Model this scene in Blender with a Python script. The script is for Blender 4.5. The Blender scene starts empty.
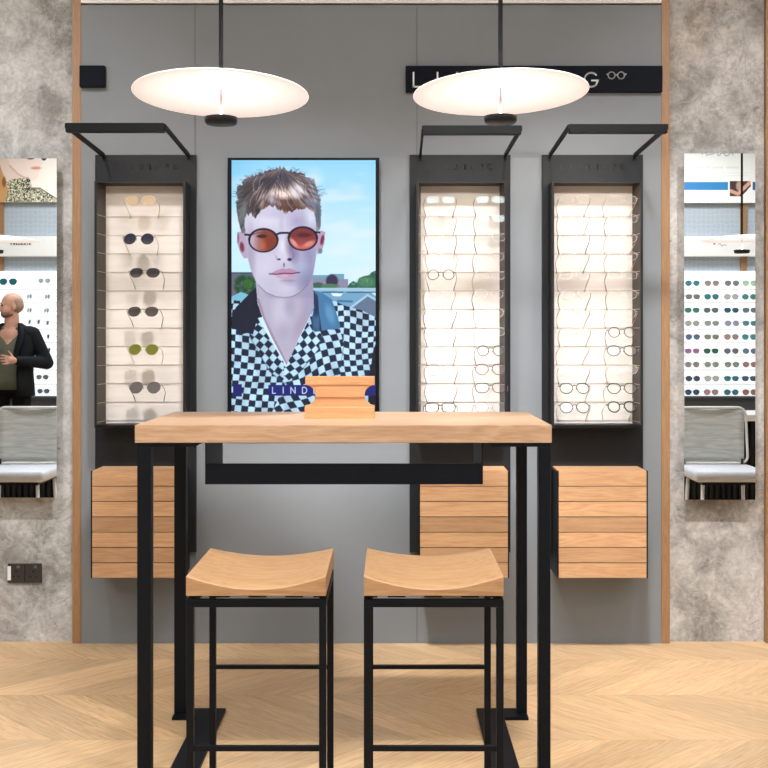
import bpy, bmesh, math, random
import numpy as np
from mathutils import Vector, Matrix
C = bpy.context.scene.collection
random.seed(7)
PI = math.pi

# ------------------------------------------------------------------ helpers
def s2l(c):
    return tuple(((v/255.0)/12.92 if v/255.0 <= 0.04045 else ((v/255.0+0.055)/1.055)**2.4) for v in c)

class MB:
    """collects shapes into one mesh"""
    def __init__(self): self.bm = bmesh.new(); self.mi = 0
    def _mark(self, faces):
        for f in faces: f.material_index = self.mi
    def box(self, x0, x1, y0, y1, z0, z1, bev=0.0, rot=None, at=None):
        r = bmesh.ops.create_cube(self.bm, size=1.0)
        vs = r['verts']
        for v in vs:
            v.co = Vector(((x0+x1)/2 + v.co.x*(x1-x0), (y0+y1)/2 + v.co.y*(y1-y0), (z0+z1)/2 + v.co.z*(z1-z0)))
        fs = set(f for v in vs for f in v.link_faces); self._mark(fs)
        if bev > 0:
            es = set(e for v in vs for e in v.link_edges)
            rr = bmesh.ops.bevel(self.bm, geom=list(es), offset=bev, segments=2, affect='EDGES', profile=0.6)
            self._mark(rr['faces']); vs = list(set(v for f in rr['faces'] for v in f.verts) | set(v for v in vs if v.is_valid))
        if rot is not None:
            bmesh.ops.transform(self.bm, matrix=rot, verts=[v for v in vs if v.is_valid])
        return self
    def bar(self, p, q, w, h, up=(0,0,1)):
        """rectangular bar between two points"""
        p, q = Vector(p), Vector(q); d = (q-p); L = d.length; d.normalize()
        up = Vector(up); s = d.cross(up)
        if s.length < 1e-4: s = d.cross(Vector((0,1,0)))
        s.normalize(); u = s.cross(d)
        cs = []
        for e in (p, q):
            for a, b in ((-1,-1),(1,-1),(1,1),(-1,1)):
                cs.append(self.bm.verts.new(e + s*(a*w/2) + u*(b*h/2)))
        F = [(0,1,2,3),(7,6,5,4),(0,4,5,1),(1,5,6,2),(2,6,7,3),(3,7,4,0)]
        self._mark([self.bm.faces.new([cs[i] for i in f]) for f in F]); return self
    def cyl(self, p, q, r0, r1=None, n=24, caps=True):
        if r1 is None: r1 = r0
        p, q = Vector(p), Vector(q); d = (q-p).normalized()
        a = d.orthogonal().normalized(); b = d.cross(a)
        A = [self.bm.verts.new(p + (a*math.cos(t)+b*math.sin(t))*r0) for t in [2*PI*i/n for i in range(n)]]
        B = [self.bm.verts.new(q + (a*math.cos(t)+b*math.sin(t))*r1) for t in [2*PI*i/n for i in range(n)]]
        fs = []
        for i in range(n):
            f = self.bm.faces.new((A[i], A[(i+1)%n], B[(i+1)%n], B[i])); f.smooth = True; fs.append(f)
        if caps: fs.append(self.bm.faces.new(A[::-1])); fs.append(self.bm.faces.new(B))
        self._mark(fs); return self
    def tube(self, pts, r, n=6, closed=False, sx=1.0):
        pts = [Vector(p) for p in pts]; m = len(pts); rings = []
        prev = None
        for i, p in enumerate(pts):
            if closed: d = pts[(i+1)%m] - pts[i-1]
            else: d = pts[min(i+1,m-1)] - pts[max(i-1,0)]
            d.normalize()
            a = d.cross(Vector((0,1,0)))
            if a.length < 0.15: a = d.cross(Vector((1,0,0)))
            a.normalize()
            if prev is not None and a.dot(prev) < 0: a = -a
            prev = a; b = d.cross(a)
            rr = r[i] if isinstance(r, (list, tuple)) else r
            rings.append([self.bm.verts.new(p + (a*math.cos(t)*sx + b*math.sin(t))*rr) for t in [2*PI*k/n for k in range(n)]])
        fs = []
        for i in range(m if closed else m-1):
            A, B = rings[i], rings[(i+1)%m]
            for k in range(n):
                f = self.bm.faces.new((A[k], A[(k+1)%n], B[(k+1)%n], B[k])); f.smooth = True; fs.append(f)
        if not closed:
            fs.append(self.bm.faces.new(rings[0][::-1])); fs.append(self.bm.faces.new(rings[-1]))
        self._mark(fs); return self
    def lathe(self, prof, n=64, M=None):
        """profile [(r,z)] round Z"""
        M = M or Matrix(); rings = []
        for r, z in prof:
            if r < 1e-6: rings.append([self.bm.verts.new(M @ Vector((0,0,z)))])
            else: rings.append([self.bm.verts.new(M @ Vector((r*math.cos(2*PI*k/n), r*math.sin(2*PI*k/n), z))) for k in range(n)])
        fs = []
        for A, B in zip(rings[:-1], rings[1:]):
            for k in range(n):
                k2 = (k+1) % n
                if len(A) == 1 and len(B) == 1: continue
                if len(A) == 1: f = self.bm.faces.new((A[0], B[k2], B[k]))
                elif len(B) == 1: f = self.bm.faces.new((A[k], A[k2], B[0]))
                else: f = self.bm.faces.new((A[k], A[k2], B[k2], B[k]))
                f.smooth = True; fs.append(f)
        self._mark(fs); return self
    def prism(self, outline, y0, y1):
        """closed XZ outline given thickness along Y"""
        A = [self.bm.verts.new((x, y0, z)) for x, z in outline]
        B = [self.bm.verts.new((x, y1, z)) for x, z in outline]
        n = len(A); fs = [self.bm.faces.new(A), self.bm.faces.new(B[::-1])]
        for i in range(n): fs.append(self.bm.faces.new((A[i], B[i], B[(i+1)%n], A[(i+1)%n])))
        self._mark(fs); return self
    def loft(self, rings, closed=True, caps=True):
        R = [[self.bm.verts.new(p) for p in r] for r in rings]; fs = []
        n = len(R[0])
        for A, B in zip(R[:-1], R[1:]):
            for k in range(n if closed else n-1):
                f = self.bm.faces.new((A[k], A[(k+1)%n], B[(k+1)%n], B[k])); f.smooth = True; fs.append(f)
        if closed and caps:
            fs.append(self.bm.faces.new(R[0][::-1])); fs.append(self.bm.faces.new(R[-1]))
        self._mark(fs); return self
    def build(self, name, mat, parent=None, loc=None):
        bmesh.ops.recalc_face_normals(self.bm, faces=self.bm.faces)
        me = bpy.data.meshes.new(name)
        self.bm.to_mesh(me); self.bm.free()
        for m in (mat if isinstance(mat, (list, tuple)) else [mat]): me.materials.append(m)
        o = bpy.data.objects.new(name, me); C.objects.link(o)
        if parent is not None: o.parent = parent
        if loc is not None: o.location = loc
        return o

def box_obj(name, b, mat, parent=None, bev=0.0):
    m = MB(); m.box(*b, bev=bev); return m.build(name, mat, parent)
def thing(name, label, cat, loc=(0,0,0), rotz=0, group=None):
    o = bpy.data.objects.new(name, None); C.objects.link(o)
    o.empty_display_size = 0.1
    o.location = loc; o.rotation_euler = (0,0,rotz); o['label'] = label; o['category'] = cat
    if group: o['group'] = group
    return o
def tag(o, label, cat, group=None):
    o['label'] = label; o['category'] = cat
    if group: o['group'] = group
    return o
def struct(o): o['kind'] = 'structure'; return o
def copy_tree(o, parent=None):
    c = o.copy(); C.objects.link(c)
    if parent is not None: c.parent = parent
    for ch in list(o.children): copy_tree(ch, c)
    return c

# ------------------------------------------------------------------ node helpers
class NT:
    def __init__(self, name):
        self.m = bpy.data.materials.new(name); self.m.use_nodes = True
        self.t = self.m.node_tree; self.n = self.t.nodes; self.l = self.t.links
        self.b = self.n.get('Principled BSDF'); self.out = self.n.get('Material Output')
    def new(self, k, **kw):
        x = self.n.new(k)
        for a, v in kw.items(): setattr(x, a, v)
        return x
    def put(self, sock, v):
        if hasattr(v, 'is_linked') or isinstance(v, bpy.types.NodeSocket): self.l.new(v, sock)
        else: sock.default_value = v
    def math(self, op, a, b=None, c=None):
        x = self.new('ShaderNodeMath', operation=op)
        self.put(x.inputs[0], a)
        if b is not None: self.put(x.inputs[1], b)
        if c is not None: self.put(x.inputs[2], c)
        return x.outputs[0]
    def coord(self, kind='Object'): return self.new('ShaderNodeTexCoord').outputs[kind]
    def sep(self, v):
        x = self.new('ShaderNodeSeparateXYZ'); self.l.new(v, x.inputs[0]); return x.outputs
    def comb(self, a, b, c):
        x = self.new('ShaderNodeCombineXYZ')
        for i, v in enumerate((a,b,c)): self.put(x.inputs[i], v)
        return x.outputs[0]
    def mapping(self, v, scale=(1,1,1), loc=(0,0,0), rot=(0,0,0)):
        x = self.new('ShaderNodeMapping'); self.l.new(v, x.inputs[0])
        x.inputs['Scale'].default_value = scale; x.inputs['Location'].default_value = loc; x.inputs['Rotation'].default_value = rot
        return x.outputs[0]
    def noise(self, v, scale=5, detail=4, rough=0.5, dist=0.0):
        x = self.new('ShaderNodeTexNoise'); self.l.new(v, x.inputs['Vector'])
        x.inputs['Scale'].default_value = scale; x.inputs['Detail'].default_value = detail
        x.inputs['Roughness'].default_value = rough; x.inputs['Distortion'].default_value = dist
        return x.outputs['Fac']
    def white(self, v):
        x = self.new('ShaderNodeTexWhiteNoise', noise_dimensions='3D'); self.l.new(v, x.inputs['Vector']); return x.outputs['Value']
    def ramp(self, f, stops):
        x = self.new('ShaderNodeValToRGB'); self.l.new(f, x.inputs[0])
        e = x.color_ramp.elements
        while len(e) < len(stops): e.new(0.5)
        for el, (p, c) in zip(e, stops):
            el.position = p; el.color = (*c, 1) if len(c) == 3 else c
        return x.outputs[0]
    def mix(self, f, a, b, mode='MIX'):
        x = self.new('ShaderNodeMix', data_type='RGBA', blend_type=mode)
        self.put(x.inputs[0], f)
        for s, v in ((x.inputs[6], a), (x.inputs[7], b)):
            if isinstance(v, tuple): s.default_value = (*v, 1) if len(v) == 3 else v
            else: self.l.new(v, s)
        return x.outputs[2]
    def bump(self, h, strength=0.2, dist=0.01):
        x = self.new('ShaderNodeBump'); self.l.new(h, x.inputs['Height'])
        x.inputs['Strength'].default_value = strength; x.inputs['Distance'].default_value = dist
        self.l.new(x.outputs[0], self.b.inputs['Normal'])
    def color(self, c): self.put(self.b.inputs['Base Color'], (*c, 1) if isinstance(c, tuple) and len(c) == 3 else c)
    def rough(self, r): self.put(self.b.inputs['Roughness'], r)

def plain(name, rgb, rough=0.5, metal=0.0, var=0.04, scale=30, bump=0.0):
    t = NT(name); c = s2l(rgb)
    f = t.noise(t.coord(), scale, 3)
    lo = tuple(v*(1-var) for v in c); hi = tuple(min(1, v*(1+var)) for v in c)
    t.color(t.ramp(f, [(0.3, lo), (0.7, hi)])); t.rough(rough); t.b.inputs['Metallic'].default_value = metal
    if bump: t.bump(f, bump, 0.002)
    if max(rgb) < 60: t.b.inputs['Specular IOR Level'].default_value = 0.18
    return t.m
def emit(name, rgb, strength):
    t = NT(name); c = s2l(rgb)
    t.color((0.6,0.6,0.6)); t.b.inputs['Emission Color'].default_value = (*c,1); t.b.inputs['Emission Strength'].default_value = strength
    return t.m

def oak(name, dark, mid, light, axis='X', grain=1.0, rough=0.45, plank=None, seed=0.0):
    """oak with long grain on an axis; plank=(axis, width) gives each board its tone"""
    t = NT(name); v = t.coord()
    sc = {'X': (1.1, 14, 14), 'Y': (14, 1.1, 14), 'Z': (14, 14, 1.1)}[axis]
    s = t.sep(v)
    off = 0.0
    if plank:
        ai = 'XYZ'.index(plank[0])
        idx = t.math('FLOOR', t.math('DIVIDE', t.math('SUBTRACT', s[ai], plank[2]), plank[1]))
        wn = t.white(t.comb(idx, 3.7+seed, 1.3))
        off = t.math('MULTIPLY', wn, 37.0)
    x = t.new('ShaderNodeVectorMath', operation='ADD'); t.l.new(v, x.inputs[0]); t.l.new(t.comb(off if plank else seed, seed, 0.0), x.inputs[1])
    mp = t.mapping(x.outputs[0], sc)
    fig = t.noise(mp, 1.5*grain, 2, 0.5, 0.9)
    rings = t.math('FRACT', t.math('MULTIPLY', fig, 7.0))
    rings = t.math('ABSOLUTE', t.math('SUBTRACT', rings, 0.5))
    fine = t.noise(t.mapping(x.outputs[0], tuple(k*5 for k in sc)), 3.0, 4, 0.6)
    f = t.math('ADD', t.math('MULTIPLY', rings, 0.42), t.math('MULTIPLY_ADD', fine, 0.62, 0.10))
    col = t.ramp(f, [(0.22, s2l(dark)), (0.48, s2l(mid)), (0.75, s2l(light))])
    if plank:
        tone = t.math('MULTIPLY_ADD', wn, 0.34, 0.82)
        col = t.mix(1.0, col, t.comb(tone, tone, tone), 'MULTIPLY')
    t.color(col); t.rough(rough); t.bump(fine, 0.06, 0.002)
    return t.m

# ------------------------------------------------------------------ materials
M = {}
M['black_metal'] = plain('powder_coated_black_steel', (8,13,21), 0.5, 0.0, 0.05, 60)
M['board'] = plain('charcoal_laminate', (36,37,39), 0.45, 0.0, 0.05, 40)
M['board_letters'] = plain('charcoal_raised_letters', (46,47,49), 0.35)
M['case_dark'] = plain('black_case_lacquer', (12,12,14), 0.5)
M['case_inner'] = plain('brown_grey_case_lining', (72,64,57), 0.6)
M['lamp_black'] = plain('matte_black_lamp', (8,9,11), 0.55)
M['grey_wall'] = plain('grey_painted_panel', (125,129,133), 0.6, 0, 0.02, 6, 0.02)
M['seam'] = plain('panel_seam', (70,73,76), 0.8)
M['white_paint'] = plain('white_paint', (238,238,236), 0.6, 0, 0.01)
M['navy'] = plain('navy_sign_face', (3,9,22), 0.7, 0, 0.03)
M['white_letter'] = plain('white_letter', (225,228,232), 0.5)
M['oak_top'] = oak('oak_table_top', (164,128,98), (188,152,119), (206,172,141), 'X', 1.0, 0.42)
M['oak_seat'] = oak('oak_stool_seat', (152,112,76), (178,138,98), (196,158,118), 'X', 1.1, 0.4, seed=4.2)
M['oak_drawer'] = oak('oak_drawer_boards', (164,122,86), (190,147,107), (206,164,124), 'X', 0.9, 0.45, plank=('Z', 0.0632, 0.322), seed=1.7)
M['oak_block'] = oak('oak_display_block', (180,130,88), (200,146,100), (210,158,112), 'X', 0.7, 0.45, plank=('Z', 0.0362, 0.0), seed=2.9)
M['oak_trim'] = oak('oak_wall_trim', (134,98,66), (152,114,78), (166,128,90), 'Z', 1.2, 0.45, seed=9.0)
M['dark_plastic'] = plain('dark_socket_plastic', (58,53,50), 0.35)
M['hole'] = plain('socket_hole', (12,11,11), 0.7)
M['screen_bezel'] = plain('gloss_black_bezel', (12,14,18), 0.25)

# cream slatted board of the cases
t = NT('cream_display_board'); v = t.coord()
f = t.noise(t.mapping(v, (1.2, 3, 22)), 2.5, 4, 0.55)
t.color(t.ramp(f, [(0.25, s2l((211,203,194))), (0.6, s2l((221,213,205)))])); t.rough(0.5); M['cream'] = t.m
# clear acrylic rail
t = NT('clear_acrylic'); t.color(s2l((225,218,210))); t.rough(0.12); t.b.inputs['Transmission Weight'].default_value = 0.55; t.b.inputs['IOR'].default_value = 1.3; M['acrylic'] = t.m

# concrete
def concrete(name, seed, c0, c1, c2):
    t = NT(name); v = t.mapping(t.coord(), (1,1,1), (seed, seed*0.7, seed*1.3))
    big = t.noise(v, 1.6, 6, 0.62, 0.4); mid = t.noise(v, 7, 8, 0.65, 0.8); fine = t.noise(v, 60, 5, 0.6)
    f = t.math('ADD', t.math('MULTIPLY', big, 0.62), t.math('MULTIPLY', mid, 0.38))
    col = t.ramp(f, [(0.40, s2l(c0)), (0.5, s2l(c1)), (0.60, s2l(c2))])
    warm = t.noise(v, 3.1, 3, 0.5)
    col = t.mix(t.math('MULTIPLY', t.ramp(warm, [(0.55, (0,0,0)), (0.72, (1,1,1))]), 0.35), col, s2l((198,176,154)))
    # trowel swirls, hairlines and pits
    sw = t.noise(v, 3.6, 6, 0.62, 1.4)
    vein = t.ramp(t.math('ABSOLUTE', t.math('SUBTRACT', sw, 0.5)), [(0.0, (1,1,1)), (0.018, (0,0,0))])
    gate = t.ramp(t.noise(v, 1.7, 3), [(0.46, (0,0,0)), (0.62, (1,1,1))])
    col = t.mix(t.math('MULTIPLY', t.math('MULTIPLY', vein, gate), 0.42), col, s2l((100,92,84)))
    sw2 = t.noise(t.mapping(v, (1,1,1), (4.1,2.2,7.7)), 9, 5, 0.6, 1.0)
    v2 = t.ramp(t.math('ABSOLUTE', t.math('SUBTRACT', sw2, 0.52)), [(0.0, (1,1,1)), (0.03, (0,0,0))])
    col = t.mix(t.math('MULTIPLY', v2, 0.22), col, s2l((222,216,208)))
    pit = t.ramp(t.noise(v, 38, 2, 0.5), [(0.70, (0,0,0)), (0.76, (1,1,1))])
    col = t.mix(t.math('MULTIPLY', pit, 0.5), col, s2l((92,86,80)))
    col = t.mix(0.35, col, t.ramp(fine, [(0.3, (0.25,0.25,0.25)), (0.7, (0.75,0.75,0.75))]), 'OVERLAY')
    t.color(col); t.rough(0.75); t.bump(t.math('ADD', mid, t.math('MULTIPLY', fine, 0.3)), 0.25, 0.01)
    return t.m
M['pin'] = plain('pale_pin', (170,160,150), 0.4)
M['concrete_l'] = concrete('polished_concrete_left', 2.3, (134,131,127), (178,177,174), (208,208,206))
M['concrete_r'] = concrete('polished_concrete_right', 8.9, (130,126,121), (176,172,167), (205,202,198))

# chevron oak floor
def floor_mat():
    t = NT('chevron_oak_floor'); s = t.sep(t.coord())
    X, Y = s[0], s[1]; w = 0.48
    v = t.math('DIVIDE', t.math('ADD', Y, 0.25+20*w), w)
    row = t.math('FLOOR', v); fr = t.math('FRACT', v)
    par = t.math('MODULO', row, 2.0)
    sg = t.math('MULTIPLY_ADD', par, -2.0, 1.0)          # +1 even, -1 odd
    tt = t.math('MULTIPLY', fr, w)
    d = t.math('MULTIPLY', tt, sg)
    sc_ = t.math('ADD', X, d)
    pw = 0.150
    si = t.math('DIVIDE', t.math('ADD', sc_, 20.0), pw)
    idx = t.math('FLOOR', si); fx = t.math('FRACT', si)
    p = sc_; q = t.math('SUBTRACT', X, d)
    wn = t.white(t.comb(idx, row, 0.5)); wn2 = t.white(t.comb(row, idx, 4.5))
    vec = t.comb(t.math('MULTIPLY', q, 1.5), t.math('MULTIPLY', p, 16.0), t.math('MULTIPLY', wn, 40.0))
    fig = t.noise(vec, 1.3, 3, 0.5, 0.8)
    rings = t.math('ABSOLUTE', t.math('SUBTRACT', t.math('FRACT', t.math('MULTIPLY', fig, 6.0)), 0.5))
    fine = t.noise(t.comb(t.math('MULTIPLY', q, 6.0), t.math('MULTIPLY', p, 90.0), wn), 1.0, 3, 0.6)
    f = t.math('ADD', t.math('MULTIPLY', rings, 0.45), t.math('MULTIPLY', fine, 0.8))
    col = t.ramp(f, [(0.25, s2l((190,154,114))), (0.5, s2l((211,176,135))), (0.8, s2l((224,194,156)))])
    tone = t.math('MULTIPLY_ADD', wn2, 0.24, 0.85)
    col = t.mix(1.0, col, t.comb(tone, t.math('MULTIPLY_ADD', tone, 0.96, 0.03), t.math('MULTIPLY_ADD', tone, 0.88, 0.08)), 'MULTIPLY')
    e1 = t.math('MINIMUM', fx, t.math('SUBTRACT', 1.0, fx)); e2 = t.math('MINIMUM', fr, t.math('SUBTRACT', 1.0, fr))
    seam = t.math('MAXIMUM', t.math('LESS_THAN', e1, 0.008), t.math('LESS_THAN', e2, 0.0022))
    col = t.mix(t.math('MULTIPLY', seam, 0.45), col, s2l((120,88,60)))
    t.color(col); t.rough(0.42); t.bump(t.math('SUBTRACT', fine, t.math('MULTIPLY', seam, 0.6)), 0.05, 0.002)
    return t.m
M['floor'] = floor_mat()

# ------------------------------------------------------------------ camera
D0 = 5.0; HE = 1.30; F = 1163.0
cam = bpy.data.cameras.new('camera'); co = bpy.data.objects.new('camera', cam); C.objects.link(co)
co.location = (0, -D0, HE); co.rotation_euler = (PI/2, 0, 0)
cam.sensor_width = 36; cam.lens = F/768*36; cam.shift_x = -6/768; cam.shift_y = -43/768
cam.clip_start = 0.05
bpy.context.scene.camera = co

# ------------------------------------------------------------------ the room
RX, RY, RZ = 4.6, -7.35, 3.5
struct(box_obj('floor', (-RX, RX, RY, 0.25, -0.1, 0.0), M['floor']))
struct(box_obj('ceiling', (-RX, RX, RY, 0.25, RZ, RZ+0.1), M['white_paint']))
struct(box_obj('wall_left', (-RX-0.1, -RX, RY, 0.25, 0, RZ), M['concrete_l']))
struct(box_obj('wall_right', (RX, RX+0.1, RY, 0.25, 0, RZ), M['concrete_r']))
t = NT('hexagon_textured_wallpaper'); v = t.coord()
vo = t.new('ShaderNodeTexVoronoi', feature='DISTANCE_TO_EDGE'); t.l.new(v, vo.inputs['Vector']); vo.inputs['Scale'].default_value = 20; vo.inputs['Randomness'].default_value = 0.35
t.color(t.ramp(vo.outputs['Distance'], [(0.0, s2l((184,193,202))), (0.12, s2l((168,179,190)))])); t.rough(0.6); M['hex'] = t.m
struct(box_obj('wall_near', (-RX, RX, RY-0.1, RY, 0, RZ), M['hex']))
# far wall: concrete to both sides of a grey panelled bay
struct(box_obj('wall_far_left', (-RX, -1.345, 0.03, 0.25, 0, RZ), M['concrete_l']))
struct(box_obj('wall_far_right', (1.19, RX, 0.03, 0.25, 0, RZ), M['concrete_r']))
mb = MB()
edges = [-1.345, -0.838, 0.116, 1.19]
for a, b in zip(edges[:-1], edges[1:]): mb.box(a+0.0008, b-0.0008, 0.0, 0.05, 0.0, 2.745, bev=0.0015)
mb.mi = 1; mb.box(-1.345, 1.19, 0.006, 0.24, 0.0, 2.745)
struct(mb.build('wall_far', [M['grey_wall'], M['seam']]))
struct(box_obj('trim_1', (-1.365, -1.328, -0.004, 0.06, 0, RZ), M['oak_trim'], bev=0.002))
struct(box_obj('trim_2', (1.166, 1.202, -0.004, 0.06, 0, RZ), M['oak_trim'], bev=0.002))
struct(box_obj('trim_3', (1.617, 1.655, 0.0, 0.06, 0, RZ), M['oak_trim'], bev=0.002))
struct(box_obj('trim_4', (-1.328, 1.166, -0.006, 0.24, 2.752, RZ), M['white_paint']))

# ------------------------------------------------------------------ stroke lettering
def arc(cx, cy, rx, ry, a0, a1, n=8): return [(cx+rx*math.cos(math.radians(a0+(a1-a0)*i/n)), cy+ry*math.sin(math.radians(a0+(a1-a0)*i/n))) for i in range(n+1)]
GLY = {
 'L': [[(0,1),(0,0),(.5,0)]], 'I': [[(0,1),(0,0)]], 'N': [[(0,0),(0,1),(.72,0),(.72,1)]],
 'D': [[(.3,1),(0,1),(0,0),(.3,0)], arc(.3,.5,.42,.5,-90,90)],
 'B': [[(.3,1),(0,1),(0,0),(.34,0)], [(0,.53),(.3,.53)], arc(.3,.765,.22,.235,-90,90), arc(.34,.265,.24,.265,-90,90)],
 'E': [[(.5,1),(0,1),(0,0),(.5,0)], [(0,.5),(.44,.5)]],
 'F': [[(.5,1),(0,1),(0,0)], [(0,.5),(.44,.5)]],
 'R': [[(.3,1),(0,1),(0,0)], [(0,.48),(.3,.48),(.56,0)], arc(.3,.74,.23,.26,-90,90)],
 'K': [[(0,1),(0,0)], [(.55,1),(0,.45)], [(.15,.6),(.6,0)]],
 'G': [arc(.5,.5,.48,.5,45,315,14), [(.84,.146),(.98,.45),(.55,.45)]],
}
def word_strokes(word, xs, z0, h, flip=1):
    out = []
    for ch, x in zip(word, xs):
        wd = max(p[0] for st in GLY[ch] for p in st)
        for st in GLY[ch]: out.append([(x + flip*(p[0]-wd/2)*h, z0 + p[1]*h) for p in st])
    return out
def strokes_mesh(mb, strokes, y0, y1, w):
    for st in strokes:
        for a, b in zip(st[:-1], st[1:]):
            dx, dz = b[0]-a[0], b[1]-a[1]; L = math.hypot(dx, dz) or 1
            ex, ez = dx/L*w*0.45, dz/L*w*0.45
            mb.bar((a[0]-ex, (y0+y1)/2, a[1]-ez), (b[0]+ex, (y0+y1)/2, b[1]+ez), abs(y1-y0), w, up=(-dz/L, 0, dx/L))
def ring_pts(cx, cz, r, n=20): return [(cx+r*math.cos(2*PI*i/n), cz+r*math.sin(2*PI*i/n)) for i in range(n+1)]

# sign band with lettering
sg = thing('wall_sign', 'long navy wall sign with white capital letters and spectacles symbol, above the right cases', 'sign', (0.617, 0, 2.366))
def rel(o, base): o.location = tuple(-b for b in base)
def part_at(mb, name, mat, root):
    """mesh in world coordinates parented to an unrotated root"""
    o = mb.build(name, mat, root); o.location = tuple(-c for c in root.location); return o
mb = MB(); mb.box(0.067, 1.166, -0.025, 0.0, 2.366, 2.478, bev=0.002); part_at(mb, 'sign_board', M['navy'], sg)
px = lambda p: (p-390)*4.975/F
for ch, p in zip('LINDBERG', (417,437.5,462,487,513,539,564,591)):
    mb = MB(); strokes_mesh(mb, word_strokes(ch, [px(p)], 2.387, 0.060), -0.0285, -0.0245, 0.0068); part_at(mb, 'letter', M['white_letter'], sg)
mb = MB()
icon = [ring_pts(px(611.5), 2.436, 0.0145), ring_pts(px(621), 2.436, 0.0145), [(px(611.5)+0.0145,2.438),(px(621)-0.0145,2.438)],
        [(px(607),2.441),(px(608.5),2.438)], [(px(624),2.438),(px(625.8),2.441)]]
strokes_mesh(mb, icon, -0.0285, -0.0245, 0.0045); part_at(mb, 'spectacles_symbol', M['white_letter'], sg)
mb = MB(); mb.box(-1.328, -1.221, -0.03, 0.0, 2.388, 2.478, bev=0.002)
tag(mb.build('wall_sign', M['navy']), 'short plain navy sign block beside the left wooden trim', 'sign')

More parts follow.
